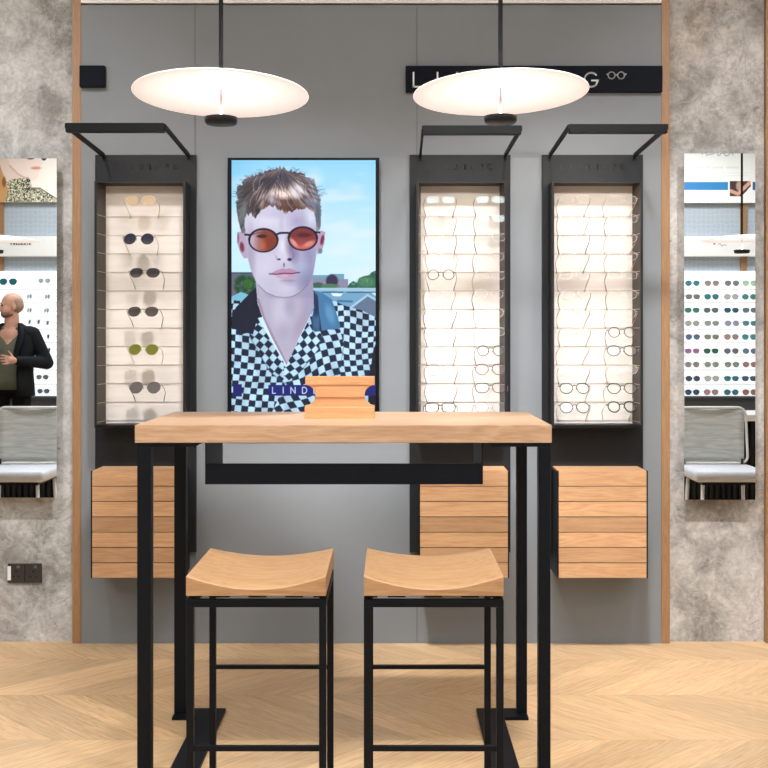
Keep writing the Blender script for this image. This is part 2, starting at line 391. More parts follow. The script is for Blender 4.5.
# ------------------------------------------------------------------ display cases
CASES = [(-1.047, 2.110, 'left', 'left of the screen'), (0.300, 2.101, 'middle', 'right of the screen'), (0.868, 2.106, 'right', 'beside the right wooden trim')]
ROWS = [1.30 + (341-(198.5+18.86*i))*4.88/F for i in range(12)]
for cx, zb, nm, where in CASES:
    r = thing('display_case', 'tall charcoal eyewear display case with cream board, ' + where, 'display case', (cx, 0, 0.30), group='wall display cases')
    mb = MB(); mb.box(cx-0.216, cx+0.216, -0.02, 0.0, 0.395, 2.0975, bev=0.0015); part_at(mb, 'back_board', M['board'], r)
    for i, ch in enumerate('LINDBERG'):
        mb = MB(); strokes_mesh(mb, word_strokes(ch, [cx-0.13+0.037*i], 2.035, 0.022), -0.022, -0.0195, 0.003); part_at(mb, 'raised_letter', M['board_letters'], r)
    mb = MB(); x0, x1 = cx-0.19, cx+0.19
    mb.box(x0, x0+0.009, -0.134, -0.02, 0.936, 1.969); part_at(mb, 'side_panel', M['board'], r)
    mb = MB(); mb.box(x1-0.009, x1, -0.134, -0.02, 0.936, 1.969); part_at(mb, 'side_panel', M['board'], r)
    mb = MB(); mb.box(x0+0.009, x1-0.009, -0.128, -0.02, 1.963, 1.969); part_at(mb, 'top_panel', M['board'], r)
    mb = MB(); mb.box(x0+0.009, x1-0.009, -0.134, -0.02, 0.936, 0.948); part_at(mb, 'bottom_panel', M['case_dark'], r)
    for sx, sg_ in ((x0+0.009, 1), (x1-0.009, -1)):
        mb = MB()     # tapered lining strip inside each side
        c8 = [mb.bm.verts.new(p) for z in (0.949, 1.962) for p in ((sx, -0.128, z), (sx+sg_*0.001, -0.128, z), (sx+sg_*0.0125, -0.0245, z), (sx, -0.0245, z))]
        for f in ((0,1,2,3),(7,6,5,4),(0,4,5,1),(1,5,6,2),(2,6,7,3),(3,7,4,0)): mb.bm.faces.new([c8[i] for i in f])
        ls = part_at(mb, 'side_lining', M['case_inner'], r)
        for z in ROWS:
            mb = MB(); mb.bar((sx+sg_*0.0012, -0.125, z-0.068), (sx+sg_*0.0125, -0.028, z-0.068), 0.002, 0.0025); mb.build('pin', M['pin'], ls)
    mb = MB(); mb.box(x0+0.009, x1-0.009, -0.024, -0.0205, 0.948, 1.963); part_at(mb, 'display_board', M['cream'], r)
    for z in ROWS:
        mb = MB(); mb.box(x0+0.022, x1-0.022, -0.0275, -0.0245, z-0.0672, z-0.0658); part_at(mb, 'shelf_rail', M['acrylic'], r)
    # lamp: bar held in front of the case by two arms
    lm = thing('picture_lamp', 'black bar lamp on two arms above the %s display case' % nm, 'lamp', (cx, 0, 2.09), group='bar lamps')
    case_x = cx; cx += {'left': 0.004, 'middle': 0.011, 'right': -0.003}[nm]
    mb = MB(); mb.box(cx-0.186, cx+0.186, -0.60, -0.565, zb-0.018, zb+0.016, bev=0.002); bar = part_at(mb, 'lamp_bar', M['lamp_black'], lm)
    mb = MB(); mb.box(cx-0.18, cx+0.18, -0.5655, -0.5635, zb-0.016, zb-0.002); ds = mb.build('diffuser', emit('warm_led_strip', (255,226,190), 6.0), bar)
    for sx in (-0.178, 0.178):
        mb = MB(); mb.bar((cx+sx*1.045, -0.59, zb+0.006), (cx+sx*1.02, -0.026, 2.094), 0.009, 0.018)
        mb.bar((cx+sx*1.02, -0.0255, 2.099), (cx+sx*1.02, -0.0255, 2.076), 0.010, 0.010)
        part_at(mb, 'arm', M['lamp_black'], lm)
    ld = bpy.data.lights.new('case_lamp_light', 'AREA'); ld.shape = 'RECTANGLE'; ld.size = 0.34; ld.size_y = 0.02
    ld.energy = {'left': 1.2, 'middle': 1.5, 'right': 2.9}[nm]; ld.color = (1.0, 0.92, 0.84); ld.spread = math.radians(170)
    lo = bpy.data.objects.new('case_lamp_light', ld); C.objects.link(lo); lo.parent = lm
    lo.location = (0, -0.560, zb-0.012-2.09)
    d = Vector((0, 0.56, -0.75)); lo.rotation_euler = d.to_track_quat('-Z', 'Z').to_euler()
    cx = case_x + {'left': 0.0, 'middle': 0.005, 'right': 0.009}[nm]
    # drawer unit below
    u = thing('drawer_unit', 'wall-hung oak drawer unit of seven boards under the %s display case' % nm, 'cabinet', (cx, 0, 0.322), group='oak drawer units')
    mb = MB(); mb.box(cx-0.1862, cx-0.1815, -0.206, -0.19, 0.322, 0.7644); mb.box(cx+0.1815, cx+0.1862, -0.206, -0.19, 0.322, 0.7644); mb.box(cx-0.186, cx+0.186, -0.19, -0.0205, 0.322, 0.757); mb.box(cx-0.186, cx+0.186, -0.0205, -0.0, 0.322, 0.394); part_at(mb, 'carcass', M['case_dark'], u)
    mb = MB(); mb.box(cx-0.181, cx+0.181, -0.19, -0.0205, 0.757, 0.7644); part_at(mb, 'top_board', M['oak_drawer'], u)
    mb = MB()
    for k in range(7): mb.box(cx-0.181, cx+0.181, -0.205, -0.19, 0.322+k*0.0632+0.0017, 0.322+(k+1)*0.0632-0.0017, bev=0.0005)
    part_at(mb, 'drawer_front', M['oak_drawer'], u)

# ------------------------------------------------------------------ screen picture (drawn in numpy, kept as vertex colours of the flat screen)
def blend(img, mask, col):
    m = np.clip(mask, 0, 1)[..., None]; c = np.array(col, float)
    img[:] = img*(1-m) + c*m
def pip(X, Y, poly):
    m = np.zeros(X.shape, bool); n = len(poly)
    for i in range(n):
        x1, y1 = poly[i]; x2, y2 = poly[(i+1) % n]
        if y1 == y2: continue
        c = ((Y >= min(y1, y2)) & (Y < max(y1, y2))); xi = x1 + (Y-y1)*(x2-x1)/(y2-y1)
        m ^= c & (X < xi)
    return m.astype(float)
def soft(m, k=1):
    for _ in range(k):
        p = np.pad(m, 1, mode='edge'); m = (p[:-2,1:-1]+p[2:,1:-1]+p[1:-1,:-2]+p[1:-1,2:]+4*m)/8
    return m
def ell(X, Y, cx, cy, rx, ry, s=0.15, a=0):
    c, sn = math.cos(a), math.sin(a); dx, dy = X-cx, Y-cy
    d = np.sqrt(((dx*c+dy*sn)/rx)**2 + ((-dx*sn+dy*c)/ry)**2)
    return np.clip((1-d)/s+0.5, 0, 1)
def cap(X, Y, a, b, w):
    ax, ay = a; bx, by = b; L = (bx-ax)**2+(by-ay)**2+1e-9
    t = np.clip(((X-ax)*(bx-ax)+(Y-ay)*(by-ay))/L, 0, 1)
    d = np.hypot(X-ax-t*(bx-ax), Y-ay-t*(by-ay)); return np.clip((w-d)/0.5+0.5, 0, 1)
def line(X, Y, pts, w):
    m = np.zeros(X.shape)
    for a, b in zip(pts[:-1], pts[1:]): m = np.maximum(m, cap(X, Y, a, b, w))
    return m
RNG = np.random.RandomState(3); TAB = RNG.rand(256, 256)
def vn(x, y):
    xi = np.floor(x).astype(int); yi = np.floor(y).astype(int); fx = x-xi; fy = y-yi
    fx = fx*fx*(3-2*fx); fy = fy*fy*(3-2*fy); g = lambda a, b: TAB[a % 256, b % 256]
    return (g(xi,yi)*(1-fx)+g(xi+1,yi)*fx)*(1-fy)+(g(xi,yi+1)*(1-fx)+g(xi+1,yi+1)*fx)*fy
def lerp(a, b, t): t = np.clip(t, 0, 1)[..., None]; return np.array(a, float)*(1-t)+np.array(b, float)*t

def paint_portrait(X, Y):
    img = lerp((148,212,248), (204,236,252), (Y-160)/85)
    cl = vn(X/38+3, Y/13+X/60)*0.6+vn(X/15, Y/6+5)*0.4
    blend(img, np.clip((cl-0.45)*2.0, 0, 0.6), (222,236,248))
    blend(img, np.clip((262-X)/40, 0, 0.75)*np.clip((215-Y)/60, 0, 1), (120,195,230))
    blend(img, np.clip((Y-225)/30, 0, 0.5)*(X < 262), (190,235,240))
    # skyline
    n1 = vn(X/2.2, Y/2.2)
    blend(img, pip(X, Y, [(231,273),(262,272.5),(262,300),(231,300)]), (104,100,122)); blend(img, line(X, Y, [(231,273),(258,273)], 0.8), (44,88,108))
    blend(img, ell(X, Y, 245, 285.5, 11, 11, 0.35)*np.clip(n1*1.8, 0.35, 1), (22,72,34)); blend(img, ell(X, Y, 248, 284, 5, 5, 0.6)*n1, (60,120,50))
    blend(img, pip(X, Y, [(231,297),(241,292),(252,296),(247,301),(231,304)]), (118,186,214))
    blend(img, pip(X, Y, [(311,275),(330,275),(330,274),(344,274),(344,289),(311,289)]), (106,160,186))
    blend(img, pip(X, Y, [(311,278),(348,279),(348,288),(311,288)]), (138,136,164))
    blend(img, ell(X, Y, 332, 281, 6, 6.5, 0.3), (52,44,76)); blend(img, ell(X, Y, 318, 285.5, 6, 3.2, 0.3), (52,96,78))
    blend(img, ell(X, Y, 330, 286, 9, 2.2, 0.4), (80,118,88))
    blend(img, pip(X, Y, [(347,288),(349,284),(353,281),(357,283),(359,278),(364,276),(369,275),(372,272),(377,270),(377,289)])*np.clip(0.6+n1, 0, 1), (38,96,72))
    blend(img, ell(X, Y, 366, 282, 9, 5, 0.5)*n1, (96,152,104))
    blend(img, pip(X, Y, [(311,288),(377,288),(377,330),(311,330)]), (112,164,198))
    blend(img, pip(X, Y, [(311,288),(377,288),(377,291.5),(311,290.5)]), (160,198,220))
    blend(img, pip(X, Y, [(331,293),(343,293.5),(340,296.5),(333,296)]), (228,240,248)); blend(img, pip(X, Y, [(371,292.5),(377,292.5),(377,297)]), (228,240,248))
    blend(img, line(X, Y, [(322,292.3),(343,292.3)], 0.5), (52,86,118)); blend(img, line(X, Y, [(347,292.4),(377,292.2)], 0.5), (52,86,118))
    blend(img, pip(X, Y, [(351,309),(368,296.5),(377,302),(377,320),(360,312)]), (98,116,142))
    blend(img, line(X, Y, [(350,308),(367.5,295),(377,300.5)], 1.0), (166,202,228)); blend(img, line(X, Y, [(338,301),(352,301.5)], 1.0), (62,116,152))
    # shirt
    dark, lite = (12,32,56), (186,220,244)
    def checks(u, v, k): return (((np.floor(u/k)+np.floor(v/k)) % 2) > 0.5).astype(float)
    wob = 1.6*np.sin(Y/13.0+X/31)+1.2*np.sin(X/9.0+1)
    shirt = pip(X, Y, [(231,300),(241,301),(256,315),(286,366),(310,317),(318,300),(331,299.5),(346,306),(361,310),(377,318),(377,430),(231,430)])
    bodyL = checks(X-231+0.10*(Y-330)+0.5*wob, Y-329-0.06*(X-231)+0.4*wob, 6.4)
    ang = math.radians(-3); bx = (X-331)*math.cos(ang)+(Y-300)*math.sin(ang); by = -(X-331)*math.sin(ang)+(Y-300)*math.cos(ang)
    bodyR = checks(bx+1.2*np.sin(Y/17)+0.5*wob, by-0.10*(X-340)+1.6*np.sin(X/8+Y/15), 5.9)
    def rotc(a, cx, cy, k, amp): 
        a = math.radians(a); u = (X-cx)*math.cos(a)+(Y-cy)*math.sin(a); v = -(X-cx)*math.sin(a)+(Y-cy)*math.cos(a)
        return checks(u+amp*np.sin(v/11), v+amp*np.sin(u/9), k)
    lapL = rotc(40, 262, 320, 6.1, 0.9); lapR = rotc(-38, 305, 330, 6.2, 1.1)
    mid = rotc(-22, 310, 365, 6.9, 2.0)
    mL = pip(X, Y, [(256,312),(262,314),(292,366),(284,382),(270,372),(250,337)]); mR = pip(X, Y, [(309,314),(314,331),(322,334),(318,350),(300,372),(284,384),(284,362)])
    mM = pip(X, Y, [(314,331),(340,329),(344,345),(340,378),(330,430),(278,430),(272,412),(288,378),(318,350)])
    pat = np.where(X < 288, bodyL, bodyR); pat = np.where(mM > 0.5, mid, pat); pat = np.where(mL > 0.5, lapL, pat); pat = np.where(mR > 0.5, lapR, pat)
    pat = soft(pat, 1)
    shade = (0.88+0.22*vn(X/9+2, Y/12+7))[..., None]
    shirtcol = (np.array(lite)*(1-pat[..., None])+np.array(dark)*pat[..., None])*np.clip(shade, 0, 1.05)
    m = shirt[..., None]; img[:] = img*(1-m)+shirtcol*m
    for p in ([(250,337),(270,372),(284,383)], [(322,334),(318,350),(300,372),(286,386),(279,404)], [(344,345),(341,362),(336,380)]): blend(img, line(X, Y, p, 0.5)*0.45, (60,90,120))
    blend(img, pip(X, Y, [(377,340),(373,351),(371.5,362),(369,378),(370,430),(377,430)]), (10,12,32))
    # collar
    blend(img, pip(X, Y, [(256,287),(257.5,303),(262.4,317),(258,318),(255.6,325),(253,334.5),(247,333),(240,335),(239,330),(232,329),(231,318),(236,307),(245,298)]), (16,22,42))
    blend(img, pip(X, Y, [(313,290),(322,293),(331.5,299),(336,311.5),(340,325),(340.5,328.5),(326,330),(314.6,332),(311,322),(314,308)]), (66,120,166))
    fold = vn(X/3.0, Y/14)
    blend(img, pip(X, Y, [(313,290),(318,296),(319,312),(322,331),(314.6,332),(311,322),(314,308)])*np.clip(fold*1.4, 0.3, 1), (30,48,80))
    blend(img, ell(X, Y, 330, 314, 4, 10, 0.8, -0.3)*0.6, (110,166,206))
    # neck and chest
    neck = pip(X, Y, [(255.5,278),(257.7,303),(263,318),(272,338),(280,353),(286.5,365),(292,354),(300,336),(305,326),(310,316),(313.5,305),(313.5,293),(312.5,276)])
    blend(img, neck, (180,174,198))
    blend(img, neck*ell(X, Y, 281, 312, 9, 16, 0.9)*0.55, (214,208,228)); blend(img, neck*np.clip((X-299)/12, 0, 0.6), (156,146,182))
    blend(img, neck*ell(X, Y, 289, 307, 4.5, 8, 1.4)*0.4, (140,132,164)); blend(img, neck*ell(X, Y, 299, 327, 4, 12, 1.4, 0.3)*0.3, (150,118,146))
    blend(img, neck*ell(X, Y, 283, 329, 5, 8, 1.5)*0.3, (150,142,172)); blend(img, neck*line(X, Y, [(258,300),(264,319),(273,338),(286,364)], 1.6)*0.5, (138,100,128))
    blend(img, neck*np.clip((300-Y)/8, 0, 0.5)*np.clip((X-262)/10, 0, 1), (146,140,172))
    # ears
    blend(img, pip(X, Y, [(237,232.5),(241,231.5),(246,234),(248,258),(244,258.5),(240,252),(236.8,242)]), (182,162,190)); blend(img, ell(X, Y, 242, 247, 2.2, 5, 0.5, -0.15), (122,54,76))
    blend(img, ell(X, Y, 238.3, 238, 1.0, 5, 0.6)*0.8, (130,80,100))
    blend(img, pip(X, Y, [(317,232),(321,230.5),(325.2,232),(324.5,243),(321.5,252),(317.3,254.5)]), (184,150,178)); blend(img, ell(X, Y, 322.2, 240, 1.7, 5, 0.5, 0.2), (118,44,66)); blend(img, ell(X, Y, 320.3, 251, 2, 2.6, 0.6), (104,126,138))
    # face
    face = pip(X, Y, [(244,205),(244.7,220),(245.7,234),(247.8,257.6),(251,270),(255.6,280.5),(260,286.5),(267.6,293),(276,296.8),(283,297.8),(290,297),(299,293),(306,286.5),(312,279.5),(314.6,266),(317.2,249),(317.4,238),(316.8,225),(315.5,205),(300,195),(262,195)])
    face = soft(face, 1); blend(img, face, (194,190,214))
    G = lambda cx, cy, rx, ry, col, a=0.6, an=0: blend(img, face*ell(X, Y, cx, cy, rx, ry, 1.6, an)*a, col)
    G(268,219,20,11,(222,218,238),0.9); G(311,219,5,8,(226,234,250),0.9); G(297,221,7,7,(164,154,194),0.8); G(309,258,10,26,(146,142,182),0.95); G(307,278,12,14,(148,148,184),0.7)
    G(302,266,5,8,(176,192,220),0.5); G(258,262,9,14,(200,192,222),0.5); G(252,255,4,20,(172,160,192),0.5); G(269,262,7,8,(214,208,228),0.5); G(262,268,14,16,(212,208,228),0.7); G(250,262,4,26,(160,150,180),0.7); G(283,246,4.5,11,(228,222,240),0.95); G(310,284,9,10,(120,120,156),0.6); G(292,248,4.5,10,(122,112,152),0.95, -0.2)
    G(283,258,5,4,(214,206,228),0.8); G(294,256,4,6,(148,136,174),0.6); G(285,287,8,5,(210,206,226),0.7); G(291,282,7,3,(158,152,180),0.6); G(281.5,225,2,9,(188,182,210),0.6)
    G(279,214,16,4,(180,174,204),0.5); G(270,285,12,8,(190,186,210),0.4)
    blend(img, ell(X, Y, 279, 259.3, 1.7, 1.0, 0.6), (74,58,92)); blend(img, ell(X, Y, 289.6, 259.5, 2.2, 1.5, 0.6), (52,40,72)); blend(img, line(X, Y, [(275.8,256),(277,259.5)], 0.4)*0.6, (130,110,150)); blend(img, line(X, Y, [(293.5,253),(292.8,259)], 0.6)*0.6, (110,92,136))
    blend(img, ell(X, Y, 284, 265, 1.0, 2.2, 0.8)*0.7, (104,88,116))
    # mouth
    blend(img, pip(X, Y, [(270,273.6),(277,270.2),(283,268.2),(286,269.2),(289.5,268.3),(296,270.6),(299.5,272.6),(290,274),(280,274)])*0.85, (180,132,164))
    blend(img, ell(X, Y, 286, 275.8, 9.5, 2.9, 0.4)*0.85, (196,148,182)); blend(img, ell(X, Y, 284, 276.2, 4, 1, 0.8)*0.6, (220,182,206))
    blend(img, line(X, Y, [(269.3,273.9),(276,274.3),(284,273.2),(292,273.6),(299.6,272.4)], 0.55), (92,44,74)); blend(img, ell(X, Y, 288, 280.5, 7, 1.3, 0.8)*0.5, (140,126,156))
    blend(img, line(X, Y, [(258,285),(266,292.5),(276,296.6),(284,297.6),(292,296.6),(300,292.5),(308,284.5)], 0.45)*0.55, (104,98,128))
    # glasses: brown tinted lenses
    for cx, cy, k in ((263.4,240.4,0), (302.8,238.6,1)):
        L = ell(X, Y, cx, cy, 14, 11.3, 0.06)
        if k == 0: colr = lerp((190,170,190), (134,58,36), (X-252)/12)
        else: colr = lerp((122,44,42), (186,88,80), (Y-236)/16)
        mm = (L*0.96)[..., None]; img[:] = img*(1-mm)+colr*mm
        if k == 0:
            blend(img, L*ell(X, Y, 262, 236.2, 5, 1.8, 0.7), (66,26,24)); blend(img, L*line(X, Y, [(253,234.5),(259,232.4),(267,233.6)], 0.7)*0.7, (104,66,70)); blend(img, L*ell(X, Y, 271, 243, 6, 7, 0.9)*0.5, (126,44,24)); blend(img, L*ell(X, Y, 263, 246, 3, 5, 1.2)*0.5, (206,120,84))
        else:
            blend(img, L*ell(X, Y, 304, 235, 7, 2.2, 0.7)*0.8, (70,24,30)); blend(img, L*ell(X, Y, 294, 243, 2, 6, 0.9, -0.7)*0.85, (232,160,158)); blend(img, L*ell(X, Y, 309, 244, 6, 2.5, 0.9, -0.4)*0.7, (240,164,144)); blend(img, L*ell(X, Y, 301, 247, 7, 1.6, 0.9)*0.6, (222,104,92))
        d = np.sqrt(((X-cx)/14.2)**2+((Y-cy)/11.5)**2); w = 0.062+0.02*(Y < cy)
        blend(img, np.clip((w-np.abs(d-1))/0.04+0.5, 0, 1), (26,20,40))
    blend(img, line(X, Y, [(276.4,234.6),(280,233.0),(286,232.8),(290,233.2)], 1.0), (26,20,40)); blend(img, line(X, Y, [(245.2,234.6),(250.2,235)], 1.0), (26,20,40)); blend(img, line(X, Y, [(315.8,232.2),(319.4,232.4)], 1.0), (22,18,34))
    # hair
    ha = np.arctan2(Y-205, X-279); jag = (vn(ha*22+7, Y/7.0+3)-0.5)*np.clip((216-Y)/20, 0, 1)*4.6
    XH = X+jag*np.cos(ha)+(vn(X/1.6, Y/9)-0.5)*1.5; YH = Y+jag*np.sin(ha)+(vn(X/1.5+9, Y/12)-0.5)*4.0*np.clip((Y-198)/6, 0, 1)*(X > 249)*(X < 313)
    hair = pip(XH, YH, [(245.6,234),(241.5,233),(239,222),(237,208),(235.8,196),(239,187),(245,179.5),(252,176),(261,173),(268,170.5),(273,168.5),(279,167),(285,168.5),(291,171),(300,173),(308,177),(314,182),(319,190),(321.6,201),(322,213),(320.6,225),(318.8,232.5),(316.4,230),(315.8,217),(313,211),(307,208),(300,208.6),(292,211.5),(285,213),(279,209.5),(274,206.5),(268,206),(263,209.5),(258.5,214),(255,218.6),(252.3,217.5),(251.5,212),(248.6,215.6),(246.4,213),(245,222)])
    th = np.arctan2(Y-168, X-282); rr = np.hypot(X-282, Y-168)
    st = vn(th*24+rr*0.16, rr/12.0)*0.5+vn(th*52+40-rr*0.1, rr/7.0)*0.5
    hc = lerp((38,28,32), (184,162,154), st*1.6-0.30)
    hc = hc*(1-0.35*np.clip((262-X)/20, 0, 1)[..., None])+np.array((96,108,112))*0.35*np.clip((262-X)/20, 0, 1)[..., None]
    rt = np.clip((X-300)/16, 0, 1)[..., None]*0.45; hc = hc*(1-rt)+np.array((168,170,192))*rt
    m = soft(hair, 2)[..., None]; img[:] = img*(1-m)+hc*m
    def H(cx, cy, rx, ry, col, a, an=0): blend(img, hair*ell(X, Y, cx, cy, rx, ry, 1.2, an)*a*np.clip(0.35+st, 0, 1), col)
    H(268,181,15,5.5,(56,50,62),0.9,-0.15); H(247,190,8,9,(54,48,50),0.8,0.5); H(284,204,17,6,(104,70,60),1.0,0.1); H(284,194,13,4,(244,222,214),1.15,0.05); H(298,190,7,6,(238,228,236),1.1,0.6); H(272,200,8,3,(190,184,204),0.8,0.5)
    H(252,206,5,10,(58,46,50),0.8,0.2); H(242,214,3,14,(96,108,110),0.8); H(292,209,10,2.4,(84,50,48),0.9); H(312,203,7,2.5,(110,116,146),0.9,0.5); H(318,214,2.5,12,(70,88,104),0.9); H(285,178,9,6,(66,66,84),0.8,0.3)
    r2 = np.random.RandomState(5)
    for i in range(70):
        a = math.radians(r2.uniform(188, 352)); L0 = 1.0; ex = 279+41*math.cos(a); ey = 203+33*math.sin(a)
        dx = r2.uniform(-6, 6)+3*math.cos(a); dy = -r2.uniform(1, 5)
        blend(img, line(X, Y, [(ex, ey+2), (ex+dx*0.5, ey+dy*0.7), (ex+dx, ey+dy*0.8)], 0.22)*0.6, (84,92,116))
    for i in range(36):
        x0 = r2.uniform(240, 318); y0 = r2.uniform(174, 196); sgn = -1 if x0 < 272 else 1
        blend(img, hair*line(X, Y, [(x0,y0),(x0+sgn*r2.uniform(2,6),y0+r2.uniform(4,9)),(x0+sgn*r2.uniform(4,9),y0+r2.uniform(9,18))], 0.3)*0.5, (214,204,208) if r2.rand() > 0.5 else (46,38,46))
    # blue caption band
    blend(img, pip(X, Y, [(268.5,385),(377,385),(377,395.6),(268.5,395.6)]), (16,28,112)); blend(img, pip(X, Y, [(233,384),(242,384),(242,396.4),(233,396.4)]), (14,24,104))
    for st_ in word_strokes('LINDBERG', [274,283.2,293,304.6,315.6,326,336.4,347.4], 0, 1):
        pass
    for ch, x in zip('LINDBERG', [274,283.2,293,304.6,315.6,326,336.4,347.4]):
        wd = max(p[0] for s in GLY[ch] for p in s)
        for s in GLY[ch]: blend(img, line(X, Y, [(x+(p[0]-wd/2)*6.0, 393.3-p[1]*6.0) for p in s], 0.45), (206,220,246))
    return img

def painted_sheet(name, x0, x1, z0, z1, y, nx, nz, fn, mat, parent=None):
    xs = np.linspace(x0, x1, nx); zs = np.linspace(z0, z1, nz); XX, ZZ = np.meshgrid(xs, zs)
    img = np.clip(fn(XX, ZZ), 0, 255)/255.0
    lin = np.where(img <= 0.04045, img/12.92, ((img+0.055)/1.055)**2.4)
    me = bpy.data.meshes.new(name); nv = nx*nz
    me.vertices.add(nv); cov = np.stack([XX, np.full_like(XX, y), ZZ], -1).reshape(-1); me.vertices.foreach_set('co', cov)
    I = np.arange(nv).reshape(nz, nx); a, b, c, d = I[:-1,:-1], I[:-1,1:], I[1:,1:], I[1:,:-1]
    q = np.stack([a, b, c, d], -1).reshape(-1); nf = (nx-1)*(nz-1)
    me.loops.add(nf*4); me.loops.foreach_set('vertex_index', q)
    me.polygons.add(nf); me.polygons.foreach_set('loop_start', np.arange(nf)*4); me.polygons.foreach_set('loop_total', np.full(nf, 4))
    at = me.color_attributes.new('picture', 'FLOAT_COLOR', 'POINT')
    at.data.foreach_set('color', np.concatenate([lin, np.ones(lin.shape[:2]+(1,))], -1).reshape(-1))
    me.update(); me.validate(); me.materials.append(mat)
    o = bpy.data.objects.new(name, me); C.objects.link(o)
    if parent is not None: o.parent = parent; o.location = tuple(-c for c in parent.location)
    return o
def attr_mat(name, emission):
    t = NT(name); a = t.new('ShaderNodeAttribute', attribute_name='picture')
    if emission > 0:
        t.color((0.01,0.01,0.012)); t.rough(0.3); t.l.new(a.outputs['Color'], t.b.inputs['Emission Color']); t.b.inputs['Emission Strength'].default_value = emission
    else: t.l.new(a.outputs['Color'], t.b.inputs['Base Color']); t.rough(0.4)
    if emission > 0: t.b.inputs['Specular IOR Level'].default_value = 0.1
    return t.m

YS = -0.048; ks = (D0+YS)/F
tx = lambda p: (p-390)*ks; tz = lambda p: HE+(341-p)*ks
tv = thing('display_screen', 'tall portrait screen on the wall showing a man in tinted glasses and chequered shirt', 'screen', (tx(303.5), 0, tz(428)))
mb = MB()
X0, X1, Z0, Z1 = tx(227.6), tx(379.2), tz(428.5), tz(157.8)
x0, x1, z0, z1 = tx(231.6), tx(375.6), tz(426), tz(160.2)
mb.box(X0, x0, -0.05, 0.0, Z0, Z1); mb.box(x1, X1, -0.05, 0.0, Z0, Z1); mb.box(x0, x1, -0.05, 0.0, z1, Z1); mb.box(x0, x1, -0.05, 0.0, Z0, z0); mb.box(x0, x1, -0.04, 0.0, z0, z1)
part_at(mb, 'bezel', M['screen_bezel'], tv)
painted_sheet('lit_picture', x0, x1, z0, z1, YS, 360, 664, lambda xx, zz: paint_portrait(390+xx/ks, 341-(zz-HE)/ks), attr_mat('portrait_picture', 1.08), tv)

# ------------------------------------------------------------------ eyewear
lens_cache = {}
def lens_mat(rgb, alpha, dark_top=False):
    k = (rgb, alpha, dark_top)
    if k in lens_cache: return lens_cache[k]
    t = NT('lens_tint_or_glare'); n = t.n
    tr = t.new('ShaderNodeBsdfTransparent'); gl = t.new('ShaderNodeBsdfGlossy'); gl.inputs['Roughness'].default_value = 0.15
    df = t.new('ShaderNodeBsdfDiffuse'); df.inputs['Color'].default_value = (*s2l(rgb), 1)
    tr.inputs['Color'].default_value = (*([0.98]*3 if alpha < 0.1 else [0.35+0.65*c for c in s2l(rgb)]), 1)
    m1 = t.new('ShaderNodeMixShader')
    if dark_top:
        z = t.sep(t.coord())[2]; g = t.math('MULTIPLY_ADD', z, 24.0, alpha-0.06); g = t.math('MINIMUM', t.math('MAXIMUM', g, 0.15), 0.97); t.l.new(g, m1.inputs[0])
    else: m1.inputs[0].default_value = alpha
    t.l.new(tr.outputs[0], m1.inputs[1]); t.l.new(df.outputs[0], m1.inputs[2])
    m2 = t.new('ShaderNodeMixShader'); lw = t.new('ShaderNodeLayerWeight'); lw.inputs[0].default_value = 0.25
    t.l.new(t.math('MULTIPLY_ADD', lw.outputs['Fresnel'], 0.02 if alpha < 0.1 else 0.12, 0.001), m2.inputs[0]); t.l.new(m1.outputs[0], m2.inputs[1]); t.l.new(gl.outputs[0], m2.inputs[2])
    t.l.new(m2.outputs[0], t.out.inputs['Surface'])
    lens_cache[k] = t.m; return t.m
fr_cache = {}
def fr_mat(rgb):
    if rgb not in fr_cache:
        t = NT('frame_finish'); t.color(s2l(rgb)); t.rough(0.3); t.b.inputs['Metallic'].default_value = 0.25; fr_cache[rgb] = t.m
    return fr_cache[rgb]
def outline(shape, a, b, n=26):
    e = {'round': 2.0, 'pantos': 2.3, 'rect': 4.0, 'aviator': 2.5, 'square': 3.2}[shape]; out = []
    for i in range(n):
        t_ = 2*PI*i/n; c, s = math.cos(t_), math.sin(t_)
        x = a*math.copysign(abs(c)**(2/e), c); z = b*math.copysign(abs(s)**(2/e), s)
        if shape in ('pantos', 'aviator', 'square') and z < 0: x *= 1-0.20*(-z/b)
        if shape == 'rect' and z < 0: x *= 1-0.08*(-z/b)
        out.append((x, z))
    return out
